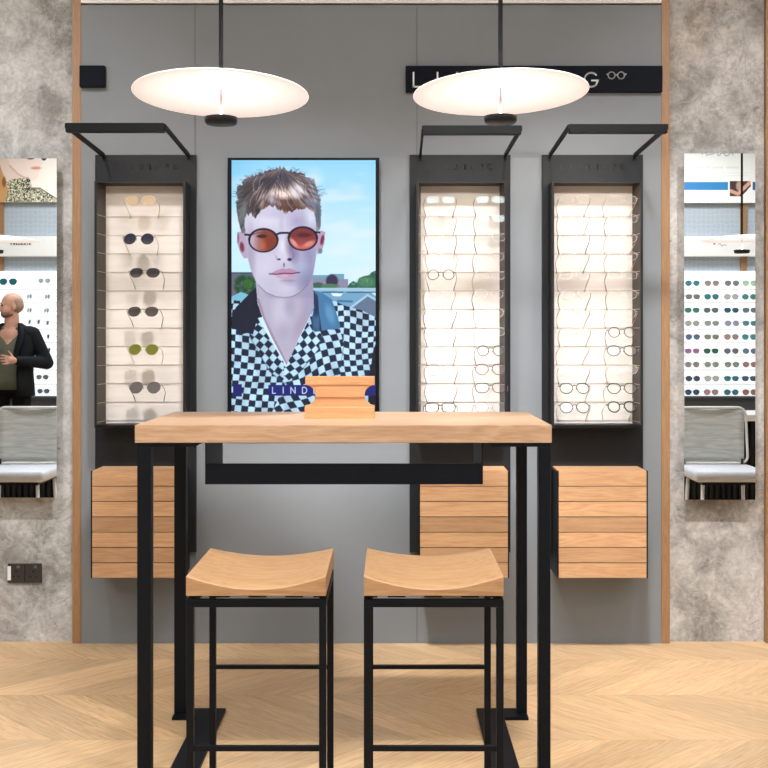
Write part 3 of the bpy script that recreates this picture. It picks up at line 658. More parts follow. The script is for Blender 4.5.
def make_glasses(shape, a, b, cxx, rim, r, lens, temple=None, tr=0.0014, brow=False, rimless=False, L=0.113, half=False):
    root = bpy.data.objects.new('eyeglasses', None); C.objects.link(root); root.empty_display_size = 0.03
    b *= 1.16; ol = outline(shape, a, b); fm = fr_mat(rim); tm = fr_mat(temple or rim)
    mb = MB()
    for s in (-1, 1):
        pts = [(s*cxx + x*s, 0.004*abs(x*s+s*cxx)/0.06, z) for x, z in ol]
        if not rimless: mb.tube(pts, r, 6, closed=True)
        if brow: mb.tube([p for p in pts if p[2] > b*0.3] if False else [(s*cxx+x*s, 0, z+r) for x, z in sorted(ol) if z > b*0.45], r*2.0, 6)
        mb.tube([(s*(cxx+a-0.001), 0.003, b*0.42), (s*(cxx+a+0.004), 0.004, b*0.45), (s*(cxx+a+0.0065), 0.009, b*0.45)], max(r, 0.0012), 6)
    g = cxx-a; zb = b*0.35
    mb.tube([(-g-0.001, 0.001, zb), (-g*0.5, -0.0015, zb+0.003), (g*0.5, -0.0015, zb+0.003), (g+0.001, 0.001, zb)], max(r, 0.0011), 6)
    for s in (-1, 1): mb.tube([(s*g*0.9, 0.002, zb-0.006), (s*g*0.75, 0.006, zb-0.010), (s*g*0.8, 0.007, zb-0.014)], 0.0011, 5)
    mb.build('frame_front', fm, root)
    for s in (-1, 1):
        mb = MB()
        A = [mb.bm.verts.new((s*cxx+x*s, 0.004*abs(x*s+s*cxx)/0.06+0.0006, z)) for x, z in ol]
        B = [mb.bm.verts.new((s*cxx+x*s, 0.004*abs(x*s+s*cxx)/0.06-0.0006, z)) for x, z in ol]
        mb.bm.faces.new(A); mb.bm.faces.new(B[::-1])
        for i in range(len(A)): mb.bm.faces.new((A[i], B[i], B[(i+1) % len(A)], A[(i+1) % len(A)]))
        mb.build('lens', lens, root)
    for s in (-1, 1):
        mb = MB(); x = s*(cxx+a+0.0068); z = b*0.45
        mb.tube([(x, 0.006, z), (x+s*0.003, L*0.35, z), (x+s*0.001, L*0.68, z-0.001), (x-s*0.003, L*0.82, z-0.006), (x-s*0.007, L*0.92, z-0.016), (x-s*0.010, L, z-0.026)],
                [tr*0.9, tr, tr, tr*1.2, tr*1.4, tr*1.2], 5)
        mb.build('temple', tm, root)
    return root
ORD = ['top', 'second', 'third', 'fourth', 'fifth', 'sixth', 'seventh', 'eighth', 'ninth', 'tenth', 'eleventh', 'bottom']
TILT = math.radians(-27)
def hang(root, x, z, label, group, cat='glasses', y=-0.128, tilt=TILT, rz=0.0):
    root.location = (x, y, z); root.rotation_euler = (tilt, 0, rz); tag(root, label, cat, group)

# left case: six sunglasses
suns = [
 (139.8, 200.4, ('pantos', .0265,.0200,.0355,(206,182,140),.0011, lens_mat((222,202,174),0.32)), 'pale gold sunglasses with beige lenses'),
 (138.6, 238.6, ('round', .0250,.0225,.0365,(30,28,32),.0015, lens_mat((46,50,66),0.62,True), (190,170,150)), 'round black sunglasses with dark blue lenses'),
 (144.6, 272.6, ('aviator', .0270,.0195,.0350,(60,52,50),.0013, lens_mat((58,54,60),0.58,True), (150,120,100)), 'dark grey gradient aviator sunglasses'),
 (142.9, 311.4, ('aviator', .0265,.0195,.0365,(50,42,40),.0013, lens_mat((72,60,58),0.5,True), (90,74,66)), 'brown gradient aviator sunglasses'),
 (143.4, 349.4, ('pantos', .0260,.0215,.0355,(150,142,92),.0012, lens_mat((104,108,40),0.75), (206,196,176)), 'olive green lensed sunglasses'),
 (145.0, 387.4, ('pantos', .0270,.0225,.0365,(70,62,58),.0014, lens_mat((96,90,90),0.78), (40,34,32)), 'smoky grey sunglasses with dark temples'),
]
for i, (pxx, pyy, a, lab) in enumerate(suns):
    r = make_glasses(*a[:7], temple=a[7] if len(a) > 7 else None)
    hang(r, (pxx-390)*4.872/F, HE+(341-pyy)*4.872/F, lab + ', ' + ['top','second','third','fourth','fifth','bottom'][i] + ' pair in the left display case', 'sunglasses in the left case')
clear = lens_mat((235,235,235), 0.02); bright = lens_mat((228,240,240), 0.22)  # second one: whitish colour painted on rimless lenses as reflected light
DK, BR, BG, GY, RD = (30,27,28), (150,122,104), (200,180,164), (128,126,128), (92,36,38)
def spec(kind, tcol):
    if kind == 'rimless': return make_glasses('rect', .0255,.0145,.0335,(200,190,180),.0006, bright, temple=tcol, rimless=True)
    if kind == 'faint': return make_glasses('pantos', .0245,.0185,.0335,(214,200,188),.0008, clear, temple=tcol)
    if kind == 'faintrect': return make_glasses('rect', .0255,.0160,.0335,(210,196,184),.0008, clear, temple=tcol)
    if kind == 'round': return make_glasses('round', .0225,.0205,.0325,(40,30,32),.0017, clear, temple=BR)
    if kind == 'grey': return make_glasses('pantos', .0265,.0225,.0355,GY,.0011, clear, temple=GY)
    if kind == 'red': return make_glasses('pantos', .0265,.0215,.0350,RD,.0017, clear, temple=BG)
    if kind == 'redrect': return make_glasses('square', .0285,.0190,.0360,(52,22,26),.0017, clear, temple=BR)
    if kind == 'blackrect': return make_glasses('rect', .0275,.0175,.0350,DK,.0021, clear, brow=False)
    if kind == 'dark': return make_glasses('pantos', .0265,.0205,.0345,DK,.0019, clear, temple=BG, brow=False)
    if kind == 'thick': return make_glasses('pantos', .0245,.0205,.0345,DK,.0027, clear, temple=BG)
NAMES = {'rimless': 'rimless rectangular eyeglasses', 'faint': 'pale fine-rimmed eyeglasses', 'faintrect': 'pale narrow rectangular eyeglasses', 'round': 'small round dark eyeglasses', 'grey': 'thin grey panto eyeglasses',
         'red': 'dark red panto eyeglasses', 'redrect': 'dark red squarish eyeglasses', 'blackrect': 'black rectangular eyeglasses', 'dark': 'dark rounded eyeglasses', 'thick': 'thick-rimmed black eyeglasses'}
LAY = {
 ('middle', 'left'): (.214, ['rimless','faintrect','faint','faint','round','faint','faintrect','faint','faint','grey','faintrect','blackrect'], [BR,BR,RD,BG,BR,BG,DK,DK,BR,GY,RD,DK]),
 ('middle', 'right'): (.4196, ['rimless','rimless','faintrect','faint','faintrect','faint','faint','faintrect','round','red','redrect','grey'], [DK,BR,DK,BR,BG,DK,BG,BG,BR,BG,BR,GY]),
 ('right', 'left'): (.776, ['faintrect','faint','faint','faintrect','faint','faint','faintrect','faint','faint','faintrect','dark','dark'], [BG,BG,DK,GY,BG,GY,BG,GY,BG,GY,DK,DK]),
 ('right', 'right'): (.976, ['faintrect','faintrect','faint','faint','faintrect','faint','faint','round','dark','faint','dark','thick'], [BG,GY,BG,BG,GY,BG,BG,BG,BR,BG,BG,BG]),
}
for (case, col), (xc, kinds, tc) in LAY.items():
    for i, (k, c) in enumerate(zip(kinds, tc)):
        r = spec(k, c); rowname = ORD[i] if i in (0, 11) else ORD[i] + ' from top'
        hang(r, xc + random.uniform(-.004, .004), ROWS[i]-0.004 + random.uniform(-.002, .002), '%s, %s row, %s column of the %s display case' % (NAMES[k], rowname, col, case), 'eyeglasses in the %s case' % case, y=-0.126, rz=random.uniform(-.09, .09))

# ------------------------------------------------------------------ bar table
TX = -0.1365; ty0, ty1 = -1.565, -0.925
tb = thing('bar_table', 'high oak-topped bar table on black steel legs in the middle', 'table', (TX, (ty0+ty1)/2, 0))
mb = MB(); mb.box(TX-0.6175, TX+0.6145, ty0, ty1, 0.999, 1.052, bev=0.002); part_at(mb, 'table_top', M['oak_top'], tb)
for s in (-1, 1):
    ix0, ix1 = sorted((TX+s*0.44, TX+s*0.528)); lx0, lx1 = sorted((TX+s*(0.5765 if s > 0 else 0.571), TX+s*0.6115)); st0, st1 = sorted((TX+s*0.528, TX+s*0.6115))
    mb = MB(); mb.box(*sorted((TX+s*0.44, TX+s*0.6115)), ty0+0.004, ty1-0.006, 0.987, 0.999); part_at(mb, 'mounting_plate', M['black_metal'], tb)
    for ya, yb in ((ty0+0.004, ty0+0.044), (ty1-0.046, ty1-0.006)):
        mb = MB(); mb.box(lx0, lx1, ya, yb, 0.0, 0.987, bev=0.0015); part_at(mb, 'leg', M['black_metal'], tb)
    mb = MB(); mb.box(ix0, ix1, ty0, ty1+0.012, 0.0, 0.010)
    mb.box(st0, st1, ty0, ty0+0.08, 0.0, 0.010); mb.box(st0, st1, ty1-0.090, ty1+0.012, 0.0, 0.010)
    part_at(mb, 'foot_plate', M['black_metal'], tb)
mb = MB(); ax0, ax1 = -0.551, 0.277; ay0, ay1 = ty0+0.03, ty0+0.37
mb.box(ax0, ax0+0.004, ay0, ay1, 0.873, 0.999); mb.box(ax1-0.004, ax1, ay0, ay1, 0.873, 0.999)
mb.box(ax0+0.004, ax1-0.004, ay0, ay0+0.004, 0.873, 0.935); mb.box(ax0+0.004, ax1-0.004, ay0+0.004, ay1, 0.873, 0.877)
part_at(mb, 'under_tray', M['black_metal'], tb)

# wooden ticket-shaped block on the table
bx, by = (340-390)*3.745/F, -1.255
bl = thing('display_block', 'small oak display stand with rounded side notches standing on the bar table', 'display stand', (bx, by, 1.052))
hw = 0.1115; H = 0.1345; nr = 0.0325; nz = 0.0735
def notch(z0, z1):
    o = [(-hw, z0)]
    def edge(s, seq):
        pts = []
        for a in seq:
            x = s*(hw - nr*math.cos(a)); z = nz + nr*math.sin(a)
            pts.append((x, z))
        return pts
    n = 16
    right = edge(1, [-PI/2 + PI*i/n for i in range(n+1)]); left = edge(-1, [PI/2 - PI*i/n for i in range(n+1)])
    return [(-hw, z0), (hw, z0)] + right + [(hw, z1), (-hw, z1)] + left
mb = MB(); mb.prism(notch(0.001, H), -0.004, 0.016); mb.box(-hw+nr+0.001, hw-nr-0.001, -0.007, -0.004, 0.067, 0.1005, bev=0.001)
mb.box(-hw, hw, -0.0068, -0.004, 0.1065, H, bev=0.001)
mb.build('notched_panel', M['oak_block'], bl)
mb = MB(); mb.box(-hw, hw, -0.035, 0.045, 0.0, 0.0365, bev=0.0015); mb.build('foot_block', M['oak_block'], bl)

# ------------------------------------------------------------------ stools
def make_stool(label, x, yf, yb):
    st = thing('bar_stool', label, 'stool', (x, (yf+yb)/2, 0), group='bar stools at the table')
    hw = 0.170; d2 = (yb-yf)/2
    mb = MB(); nx, ny = 24, 12; zt, zb = 0.730, 0.6815
    def top(u, v):  # u,v in -1..1
        dip = 0.0325 + (0.021-0.0325)*((v+1)/2); return zt - dip*(1-abs(u)**1.9)
    T = [[mb.bm.verts.new((u*hw, v*d2, top(u, v))) for u in np.linspace(-1, 1, nx)] for v in np.linspace(-1, 1, ny)]
    B = [[mb.bm.verts.new((u*hw, v*d2, zb)) for u in np.linspace(-1, 1, nx)] for v in np.linspace(-1, 1, ny)]
    for j in range(ny-1):
        for i in range(nx-1):
            f = mb.bm.faces.new((T[j][i], T[j][i+1], T[j+1][i+1], T[j+1][i])); f.smooth = True
            mb.bm.faces.new((B[j][i], B[j+1][i], B[j+1][i+1], B[j][i+1]))
    for i in range(nx-1):
        mb.bm.faces.new((T[0][i], B[0][i], B[0][i+1], T[0][i+1])); mb.bm.faces.new((T[-1][i], T[-1][i+1], B[-1][i+1], B[-1][i]))
    for j in range(ny-1):
        mb.bm.faces.new((T[j][0], T[j+1][0], B[j+1][0], B[j][0])); mb.bm.faces.new((T[j][-1], B[j][-1], B[j+1][-1], T[j+1][-1]))
    so = mb.build('seat', M['oak_seat'], st)
    bv = so.modifiers.new('edge', 'BEVEL'); bv.width = 0.0018; bv.segments = 2; bv.limit_method = 'ANGLE'; bv.angle_limit = math.radians(40)
    mb = MB()
    for u in (-0.145, -0.09, 0.0, 0.09, 0.145):
        w = 0.008 if abs(u) > 0.1 else 0.022
        mb.box(u-w, u+w, -d2+0.03, d2-0.03, 0.6715, 0.6815)
    mb.build('seat_spacer', M['black_metal'], st)
    L = 0.0175; y0, y1 = -d2+0.004, d2-0.004
    mb = MB(); mb.box(-hw, hw, y0, y0+L, 0.6530, 0.6715, bev=0.002); mb.box(-hw, hw, y1-L, y1, 0.6530, 0.6715, bev=0.002)
    mb.box(-hw, -hw+L, y0+L, y1-L, 0.6530, 0.6715); mb.box(hw-L, hw, y0+L, y1-L, 0.6530, 0.6715); mb.build('seat_frame', M['black_metal'], st)
    for sx in (-1, 1):
        for ya in (y0, y1-L):
            xa, xb = sorted((sx*hw, sx*(hw-L))); mb = MB(); mb.box(xa, xb, ya, ya+L, 0.0, 0.6535, bev=0.0015); mb.build('leg', M['black_metal'], st)
    mb = MB(); mb.box(-hw+L, hw-L, y0+0.004, y0+0.016, 0.302, 0.314); mb.build('footrest', M['black_metal'], st)
    mb = MB(); mb.box(-hw+L, hw-L, y1-0.016, y1-0.004, 0.401, 0.411); mb.build('stretcher', M['black_metal'], st)
    for sx in (-1, 1):
        mb = MB(); xm = sx*(hw-L/2); mb.box(xm-0.006, xm+0.006, y0+L, y1-L, 0.030, 0.042); mb.build('stretcher', M['black_metal'], st)
    return st
make_stool('left bar stool with a scooped oak seat and black steel frame', -0.3250, -2.18, -1.795)
make_stool('right bar stool with a scooped oak seat and black steel frame', 0.1063, -2.18, -1.795)

# ------------------------------------------------------------------ pendants
t = NT('white_pendant_disc'); t.color(s2l((236,234,235))); t.rough(0.5); t.b.inputs['Emission Color'].default_value = (*s2l((236,226,226)),1); t.b.inputs['Emission Strength'].default_value = 0.58; M['disc'] = t.m  # glow added to the disc in place of light from its cup
M['spigot'] = plain('pale_pink_spigot', (150,128,122), 0.5)
M['cap'] = plain('dark_bronze_cap', (34,38,42), 0.4)
M['led'] = emit('pendant_led', (255,248,244), 5.0)
def pendant(x, y, zc, tilt_x, tilt_y, label, energy, group='disc pendant lamps'):
    p = thing('pendant_lamp', label, 'lamp', (x, y, zc-0.10), group=group)
    R = 0.2815; Mx = Matrix.Translation((0, 0, 0.10)) @ Matrix.Rotation(tilt_y, 4, 'Y') @ Matrix.Rotation(tilt_x, 4, 'X')
    mb = MB(); mb.lathe([(0, 0.016), (0.06, 0.015), (0.15, 0.011), (0.23, 0.004), (R, -0.006), (R+0.001, -0.008), (R, -0.010), (0.23, 0.0), (0.15, 0.006), (0.06, 0.010), (0, 0.011)], 96, Mx)
    mb.build('disc', M['disc'], p)
    mb = MB(); mb.cyl((0,0,0.117), (0,0,RZ-0.02-(zc-0.10)), 0.0072, n=16); mb.build('rod', M['lamp_black'], p)
    mb = MB(); mb.cyl((0,0,RZ-0.02-(zc-0.10)), (0,0,RZ-(zc-0.10)), 0.05, n=32); mb.build('ceiling_rose', M['lamp_black'], p)
    mb = MB(); mb.cyl((0,0,0.018), (0,0,0.112), 0.0045, n=12); mb.build('spigot', M['spigot'], p)
    mb = MB(); mb.lathe([(0,-0.004), (0.047,-0.004), (0.052,0.002), (0.0535,0.018), (0.0515,0.018), (0.049,0.012), (0,0.012)], 40); cp = mb.build('lamp_cup', M['cap'], p)
    mb = MB(); mb.lathe([(0.008,0.0125), (0.044,0.0125), (0.044,0.015), (0.008,0.015)], 32); mb.build('light_ring', M['led'], cp)
    ld = bpy.data.lights.new('pendant_light', 'AREA'); ld.shape = 'DISK'; ld.size = 0.085; ld.energy = energy*0.085; ld.color = (.96, .98, 1)
    lo = bpy.data.objects.new('pendant_light', ld); C.objects.link(lo); lo.parent = p; lo.location = (0,0,0.020); lo.rotation_euler = (PI, 0, 0)
    return p
PD = 3.745; kp = PD/F
pendant((221-390)*kp, PD-D0, HE+249*kp, math.radians(-3.8), math.radians(0.6), 'left white disc pendant lamp over the bar table', 5.0)
pendant((500.5-390)*kp, PD-D0, HE+250*kp, math.radians(-3.0), math.radians(-1.7), 'right white disc pendant lamp over the bar table', 5.0)
pendant(2.39, -2.98, 2.0, 0, math.radians(-2), 'white disc pendant lamp reflected in the right mirror', 5.0, 'pendant lamps seen in the mirrors')
pendant(-2.68, -2.98, 2.0, 0, math.radians(2), 'white disc pendant lamp reflected in the left mirror', 5.0, 'pendant lamps seen in the mirrors')

# ------------------------------------------------------------------ mirrors
t = NT('mirror_glass'); t.color((0.93,0.95,0.95)); t.b.inputs['Metallic'].default_value = 1.0; t.rough(0.0); M['mirror'] = t.m
M['mirror_edge'] = plain('mirror_backing', (60,60,60), 0.5)
for x0, x1, z0, z1, lab in ((-1.728, -1.4215, 0.632, 2.079, 'left'), (1.255, 1.558, 0.623, 2.100, 'right')):
    m = thing('wall_mirror', 'tall frameless mirror on the %s concrete wall' % lab, 'mirror', ((x0+x1)/2, 0.03, z0), group='wall mirrors')
    mb = MB(); mb.box(x0+0.02, x1-0.02, -0.036, 0.03, z0+0.02, z1-0.02); part_at(mb, 'backing', M['mirror_edge'], m)
    mb = MB(); mb.box(x0, x1, -0.0405, -0.036, z0, z1); part_at(mb, 'mirror_glass', M['mirror'], m)

# ------------------------------------------------------------------ wall sockets
kc = 5.03/F; sx = lambda p: (p-390)*kc; sz = lambda p: HE+(341-p)*kc
for a, b, lab in ((8.3, 25.2, 'left black wall socket with a pale strip, low on the left concrete wall'), (25.6, 42.2, 'right black wall socket, low on the left concrete wall')):
    xa, xb, za, zb = sx(a), sx(b), sz(582.5), sz(563.3); cxm, czm = (xa+xb)/2, (za+zb)/2
    r = thing('wall_socket', lab, 'socket', (cxm, 0.03, czm), group='wall sockets')
    mb = MB(); mb.box(xa, xb, 0.021, 0.03, za, zb, bev=0.002); part_at(mb, 'face_plate', M['dark_plastic'], r)
    mb = MB(); q = 0.0
    mb.box(cxm-0.003, cxm+0.003, 0.0205, 0.022, czm+0.004, czm+0.012); mb.box(cxm-0.015, cxm-0.008, 0.0205, 0.022, czm-0.016, czm-0.011); mb.box(cxm+0.008, cxm+0.015, 0.0205, 0.022, czm-0.016, czm-0.011)
    part_at(mb, 'socket_hole', M['hole'], r)
    mb = MB(); mb.box(cxm+0.002, cxm+0.016, 0.018, 0.022, czm+0.022, czm+0.033, bev=0.001); part_at(mb, 'switch', plain('socket_switch', (88,86,82), 0.35), r)
    if a < 20: mb = MB(); mb.box(xa, xa+0.0145, 0.019, 0.0215, za+0.012, zb-0.011); part_at(mb, 'pale_strip', M['white_letter'], r)

# ------------------------------------------------------------------ the room behind the camera (seen in the mirrors)
YB = RY; DV = 4.92-(YB+0.07); kb = DV/F; bx_ = lambda p: (p-390)*kb; bz_ = lambda p: HE+(341-p)*kb
M['lit_panel'] = emit('backlit_acrylic', (246,252,255), 0.92)
M['slate'] = plain('slate_base', (74,80,90), 0.6); M['slat'] = plain('black_slat', (12,13,15), 0.6); M['slat_front'] = plain('charcoal_slat', (34,35,38), 0.55); M['chair_white'] = plain('white_chair_plastic', (226,228,230), 0.4)
def glow_shelf(x0, x1, lab):
    r = thing('lit_shelf_panel', lab, 'display shelf', ((x0+x1)/2, YB, bz_(396)), group='backlit display shelves')
    mb = MB(); mb.box(x0, x1, YB, YB+0.05, bz_(396), bz_(271)); part_at(mb, 'lit_board', M['lit_panel'], r)
    for p in (284.5+5,298+4.6,311.5+4.6,325+4.3,338+4.4,352+4,366+3.8,380+4):
        mb = MB(); mb.box(x0+0.01, x1-0.01, YB+0.05, YB+0.13, bz_(p)-0.003, bz_(p)+0.003); part_at(mb, 'glass_shelf', M['acrylic'], r)
    mb = MB(); mb.box(x0, x1, YB, YB+0.14, bz_(396)-0.02, bz_(396)); part_at(mb, 'bottom_ledge', M['slate'], r)
    mb = MB(); mb.box(x0, x1, YB+0.0005, YB+0.10, bz_(256.5), bz_(236.5), bev=0.004)
    s = part_at(mb, 'x', M['white_paint'], r); s.parent = None; s.name = 'sign_box'; s.location = (0,0,0); return r, s
RR, s1 = glow_shelf(2.95, 4.05, 'backlit white shelf of colourful sunglasses, seen in the right mirror')
RL, s2 = glow_shelf(-4.35, -3.25, 'backlit white shelf with few glasses behind the man, seen in the left mirror')
tag(s1, 'white sign box with a red dot over the backlit shelf in the right mirror', 'sign'); tag(s2, 'white sign box with small black lettering seen in the left mirror', 'sign')
mb = MB(); strokes_mesh(mb, word_strokes('FREDERIK', [bx_(12.5+2.65*i) for i in range(8)], bz_(245), 0.023), YB+0.10, YB+0.103, 0.006); mb.build('lettering', M['slat'], s2)
mb = MB(); mb.cyl((bx_(713.5), YB+0.10, bz_(243.8)), (bx_(713.5), YB+0.103, bz_(243.8)), 0.012, n=20); mb.build('red_dot', plain('dull_red', (170,60,70), 0.5), s1)
mb = MB(); strokes_mesh(mb, [[(bx_(717), bz_(245)), (bx_(719), bz_(243.6)), (bx_(721), bz_(246.4)), (bx_(723), bz_(245)), (bx_(725.5), bz_(245.4))]], YB+0.10, YB+0.103, 0.006); mb.build('script_mark', plain('grey_script', (150,150,175), 0.5), s1)
def post_trim(n, a, b):
    struct(box_obj('trim_%d' % n, (bx_(a), bx_(b), YB, YB+0.03, 0, RZ), M['oak_trim']))
post_trim(5, 741.8, 748.2); post_trim(6, -6, 2.2)
for x0, x1, lab in ((2.95, 4.05, 'right'), (-4.35, -3.25, 'left')):
    r = thing('low_wall_panel', 'slate grey base panel below the backlit shelf in the %s mirror' % lab, 'panel', ((x0+x1)/2, YB, 0), group='slate base panels')
    mb = MB(); mb.box(x0, x1, YB+0.031, YB+0.10, 0.0, bz_(396)-0.02); part_at(mb, 'panel', M['slate'], r)
    mb = MB(); mb.box(x0, x1, YB+0.10, YB+0.112, 0.0, 0.09); part_at(mb, 'plinth', M['slat'], r)
    xa, xb = (1.9, 4.0) if lab == 'right' else (-4.2, -2.1)
    d = thing('desk', 'white-topped desk with black vertical slats behind the chair in the %s mirror' % lab, 'desk', ((xa+xb)/2, -4.6, 0), group='slatted desks')
    mb = MB(); mb.box(xa, xb, -4.90, -4.28, 0.665, 0.715, bev=0.003); part_at(mb, 'desk_top', M['chair_white'], d)
    mb = MB(); mb.box(xa+0.03, xb-0.03, -4.86, -4.34, 0.0, 0.665); part_at(mb, 'body', M['slat'], d)
    mb = MB(); n = 44
    for k in range(n): xk = xa+0.03+(xb-xa-0.06)*(k+0.2)/n; mb.box(xk, xk+(xb-xa-0.06)/n*0.55, -4.34, -4.322, 0.0, 0.66)
    part_at(mb, 'slats', M['slat_front'], d)

def paint_woman(X, Z):
    P = 390+X/kb; Q = 341-(Z-HE)/kb
    img = np.zeros(P.shape+(3,)); img[:] = (246,240,230)
    face = pip(P, Q, [(-30,120),(41,120),(42,150),(41,158),(42.5,163),(40.5,166),(41,169.5),(39,172),(38.5,177),(34,181),(27,179),(18,174),(11,168),(8,158),(-30,158)])
    blend(img, pip(P, Q, [(-30,150),(8,158),(14,172),(30,180),(33,190),(-30,200)]), (238,216,204)); blend(img, face, (248,228,218))
    blend(img, line(P, Q, [(10,166),(18,174),(28,179.5)], 0.9)*0.6, (206,160,136)); blend(img, ell(P, Q, 36, 168, 5, 1.6, 0.6), (232,168,158)); blend(img, line(P, Q, [(32,168.2),(39.5,168)], 0.4), (196,120,116))
    blend(img, ell(P, Q, 30.5, 155, 6, 4.5, 0.2), (34,44,52)); blend(img, ell(P, Q, 44, 156, 3.2, 4.5, 0.2), (34,44,52)); blend(img, line(P, Q, [(0,152),(26,153),(46,153)], 0.9), (34,44,52))
    cl = pip(P, Q, [(2,186),(8,180),(20,178),(30,179),(32,188),(39,187.5),(50,194),(57,200),(62,206),(-30,206),(-30,188)])
    n = vn(P*1.3, Q*1.3); blend(img, cl, (196,188,156)); blend(img, cl*(n > 0.56), (58,72,64)); blend(img, cl*(n < 0.25), (240,236,220)); blend(img, line(P, Q, [(32,188),(40,188.2),(57,199)], 0.5), (96,92,70))
    blend(img, pip(P, Q, [(-30,150),(-6,150),(4,176),(8,190),(4,206),(-30,206)]), (206,156,98)); blend(img, ell(P, Q, 4, 182, 2, 5, 0.6), (140,90,52))
    blend(img, ell(P, Q, 27, 185, 3, 7, 0.5)*(n > 0.35), (34,48,48)); return img
def paint_info(X, Z):
    P = 390+X/kb; Q = 341-(Z-HE)/kb
    img = np.zeros(P.shape+(3,)); img[:] = (238,240,238)
    blend(img, ((Q > 182) & (Q < 190) & (P < 728)).astype(float), (40,128,190)); blend(img, ((Q > 182) & (Q < 190) & (P > 752.5)).astype(float), (40,90,150))
    ph = ((Q > 181) & (Q < 196.5) & (P > 730) & (P < 751)); blend(img, ph.astype(float), (62,40,38))
    blend(img, ph*ell(P, Q, 739, 186, 3, 5, 0.5), (176,150,138)); blend(img, ph*line(P, Q, [(731,191),(738,194),(743,189),(750,182.5)], 1.8), (214,160,140)); blend(img, ph*pip(P, Q, [(751,186),(751,197),(741,197)]), (238,240,238))
    r = np.random.RandomState(2)
    pts = [(702+i*2.4, 154+r.uniform(-3, 5)) for i in range(14)]; blend(img, line(P, Q, pts, 0.35)*0.8, (110,118,170))
    for i in range(20):
        if i in (4, 7, 13): continue
        blend(img, line(P, Q, [(695.5+2.2*i, 166.6),(696.6+2.2*i, 168.2)], 0.4)*0.35, (140,146,152))
    for q in (173, 175.6): blend(img, line(P, Q, [(688,q),(748,q)], 0.25)*0.3, (170,174,178))
    return img
pm = attr_mat('printed_poster', 0)
for x0, x1, zlo, fn, lab in ((-4.35, -3.25, bz_(202), paint_woman, 'poster of a face in dark sunglasses above a sequinned collar, in the left mirror'), (2.95, 4.05, bz_(202.8), paint_info, 'white poster with a blue stripe and small photo, in the right mirror')):
    r = thing('poster', lab, 'poster', ((x0+x1)/2, YB, zlo)); mb = MB(); mb.box(x0, x1, YB+0.0305, YB+0.069, zlo, 3.45); part_at(mb, 'board', M['white_paint'], r)
    painted_sheet('printed_face', x0, x1, zlo, 3.45, YB+0.0695, 240, 150, fn, pm, r)

# glasses on the backlit shelves
TE, GB, GG, PG = (40,112,122), (134,120,114), (112,112,110), (150,176,150)
VB, PK, DT, DB, RB, GR = (84,96,132), (150,100,140), (28,84,96), (52,68,92), (146,96,84), (48,112,96)
grid = [[TE,GB,GG,PG],[GG,TE,(160,160,156),(52,120,118)],[GR,(84,96,100),DT,(84,104,112)],[(150,152,146),(140,144,136),(140,140,158),(70,124,134)],[VB,(120,126,112),(150,124,118),(58,130,136)],
        [PK,(34,92,72),(104,96,112),(92,110,130)],[(132,126,128),(132,138,124),(130,134,124),(150,110,106)],[DB,(168,166,160),(30,112,120),(60,80,104)],[(48,66,90),(158,124,124),(44,104,112),RB]]
CN = {0: 'leftmost', 1: 'second', 2: 'third', 3: 'rightmost'}
RN = ['top', 'second', 'third', 'fourth', 'fifth', 'sixth', 'seventh', 'eighth', 'bottom']
def cname(c):
    r, g, b = c; m = max(c)
    if m-min(c) < 16: return 'grey'
    if b >= g-6 and g > r+25: return 'teal'
    if r > g+15 and b > g: return 'pinkish'
    if r > g and g >= b-8: return 'brownish'
    if b > r: return 'blue-grey'
    return 'green'
shapes = ['pantos', 'round', 'aviator', 'square']
far_cache = {}
ry = [283.5,297,310.4,323.4,337,351,364.5,378.4,392]; cxs = [691, 710, 730, 748]
protos = {}
def far_glasses(shape, brow):
    k = (shape, brow)
    if k not in protos:
        o = make_glasses(shape, .029, .0215 if shape != 'square' else .019, .037, (90,90,92), .0013 if not brow else .0019, clear, L=0.10); protos[k] = [o, False]
    p = protos[k]
    if not p[1]: p[1] = True; return p[0]
    return copy_tree(p[0])
for i, row in enumerate(grid):
    for j, c in enumerate(row):
        sh = shapes[(i*3+j*2+(i*j) % 3) % 4]; brow = i >= 7 or (i == 5 and j == 1)
        if i in (2,): sh = 'square'
        r = far_glasses(sh, brow)
        if True:
            lm_ = lens_mat(tuple(min(255,int(v*1.15+14)) for v in c), 0.55); fm_ = fr_mat(tuple(int(v*0.7) for v in c))
            for ch in r.children:      # own materials on shared shapes
                ms = ch.material_slots[0]; ms.link = 'OBJECT'; ms.material = lm_ if ch.name.startswith('lens') else fm_
        X = bx_(cxs[j]+0.4*math.sin(i*2+j)); Z = bz_(ry[i])
        r.scale = (1.12,)*3; r.location = (X, YB+0.13, Z); r.rotation_euler = (math.radians(-4), 0, PI)
        tag(r, '%s sunglasses, %s of the %s row on the backlit shelf in the right mirror' % (cname(c), CN[j], RN[i]), 'glasses', 'sunglasses on the right backlit shelf')
left = [(10,282,TE,0,'large blue-lensed sunglasses'),(46,281,(170,174,176),0,'pale grey glasses'),(30,296.6,(190,192,194),1,'faint glasses'),(48,296.8,(180,182,186),1,'faint glasses'),
        (30,310.4,(190,190,192),1,'faint glasses'),(47,310.6,(186,188,190),1,'faint glasses'),(30,322,(96,104,112),2,'dark glasses'),(39,322,(84,92,100),2,'dark glasses'),(48,323,(84,96,104),2,'dark glasses'),
        (48.5,336.6,(60,70,80),2,'dark blue-grey glasses'),(49.5,350,(90,80,100),2,'purple-grey glasses'),(49,363.6,(150,154,160),2,'grey glasses'),(44,377,(90,96,102),0,'thin dark glasses'),(45,391,(74,86,96),0,'dark slim glasses')]
rown = {282:'top',281:'top',296.6:'second',296.8:'second',310.4:'third',310.6:'third',322:'fourth',323:'fourth',336.6:'fifth',350:'sixth',363.6:'seventh',377:'eighth',391:'bottom'}
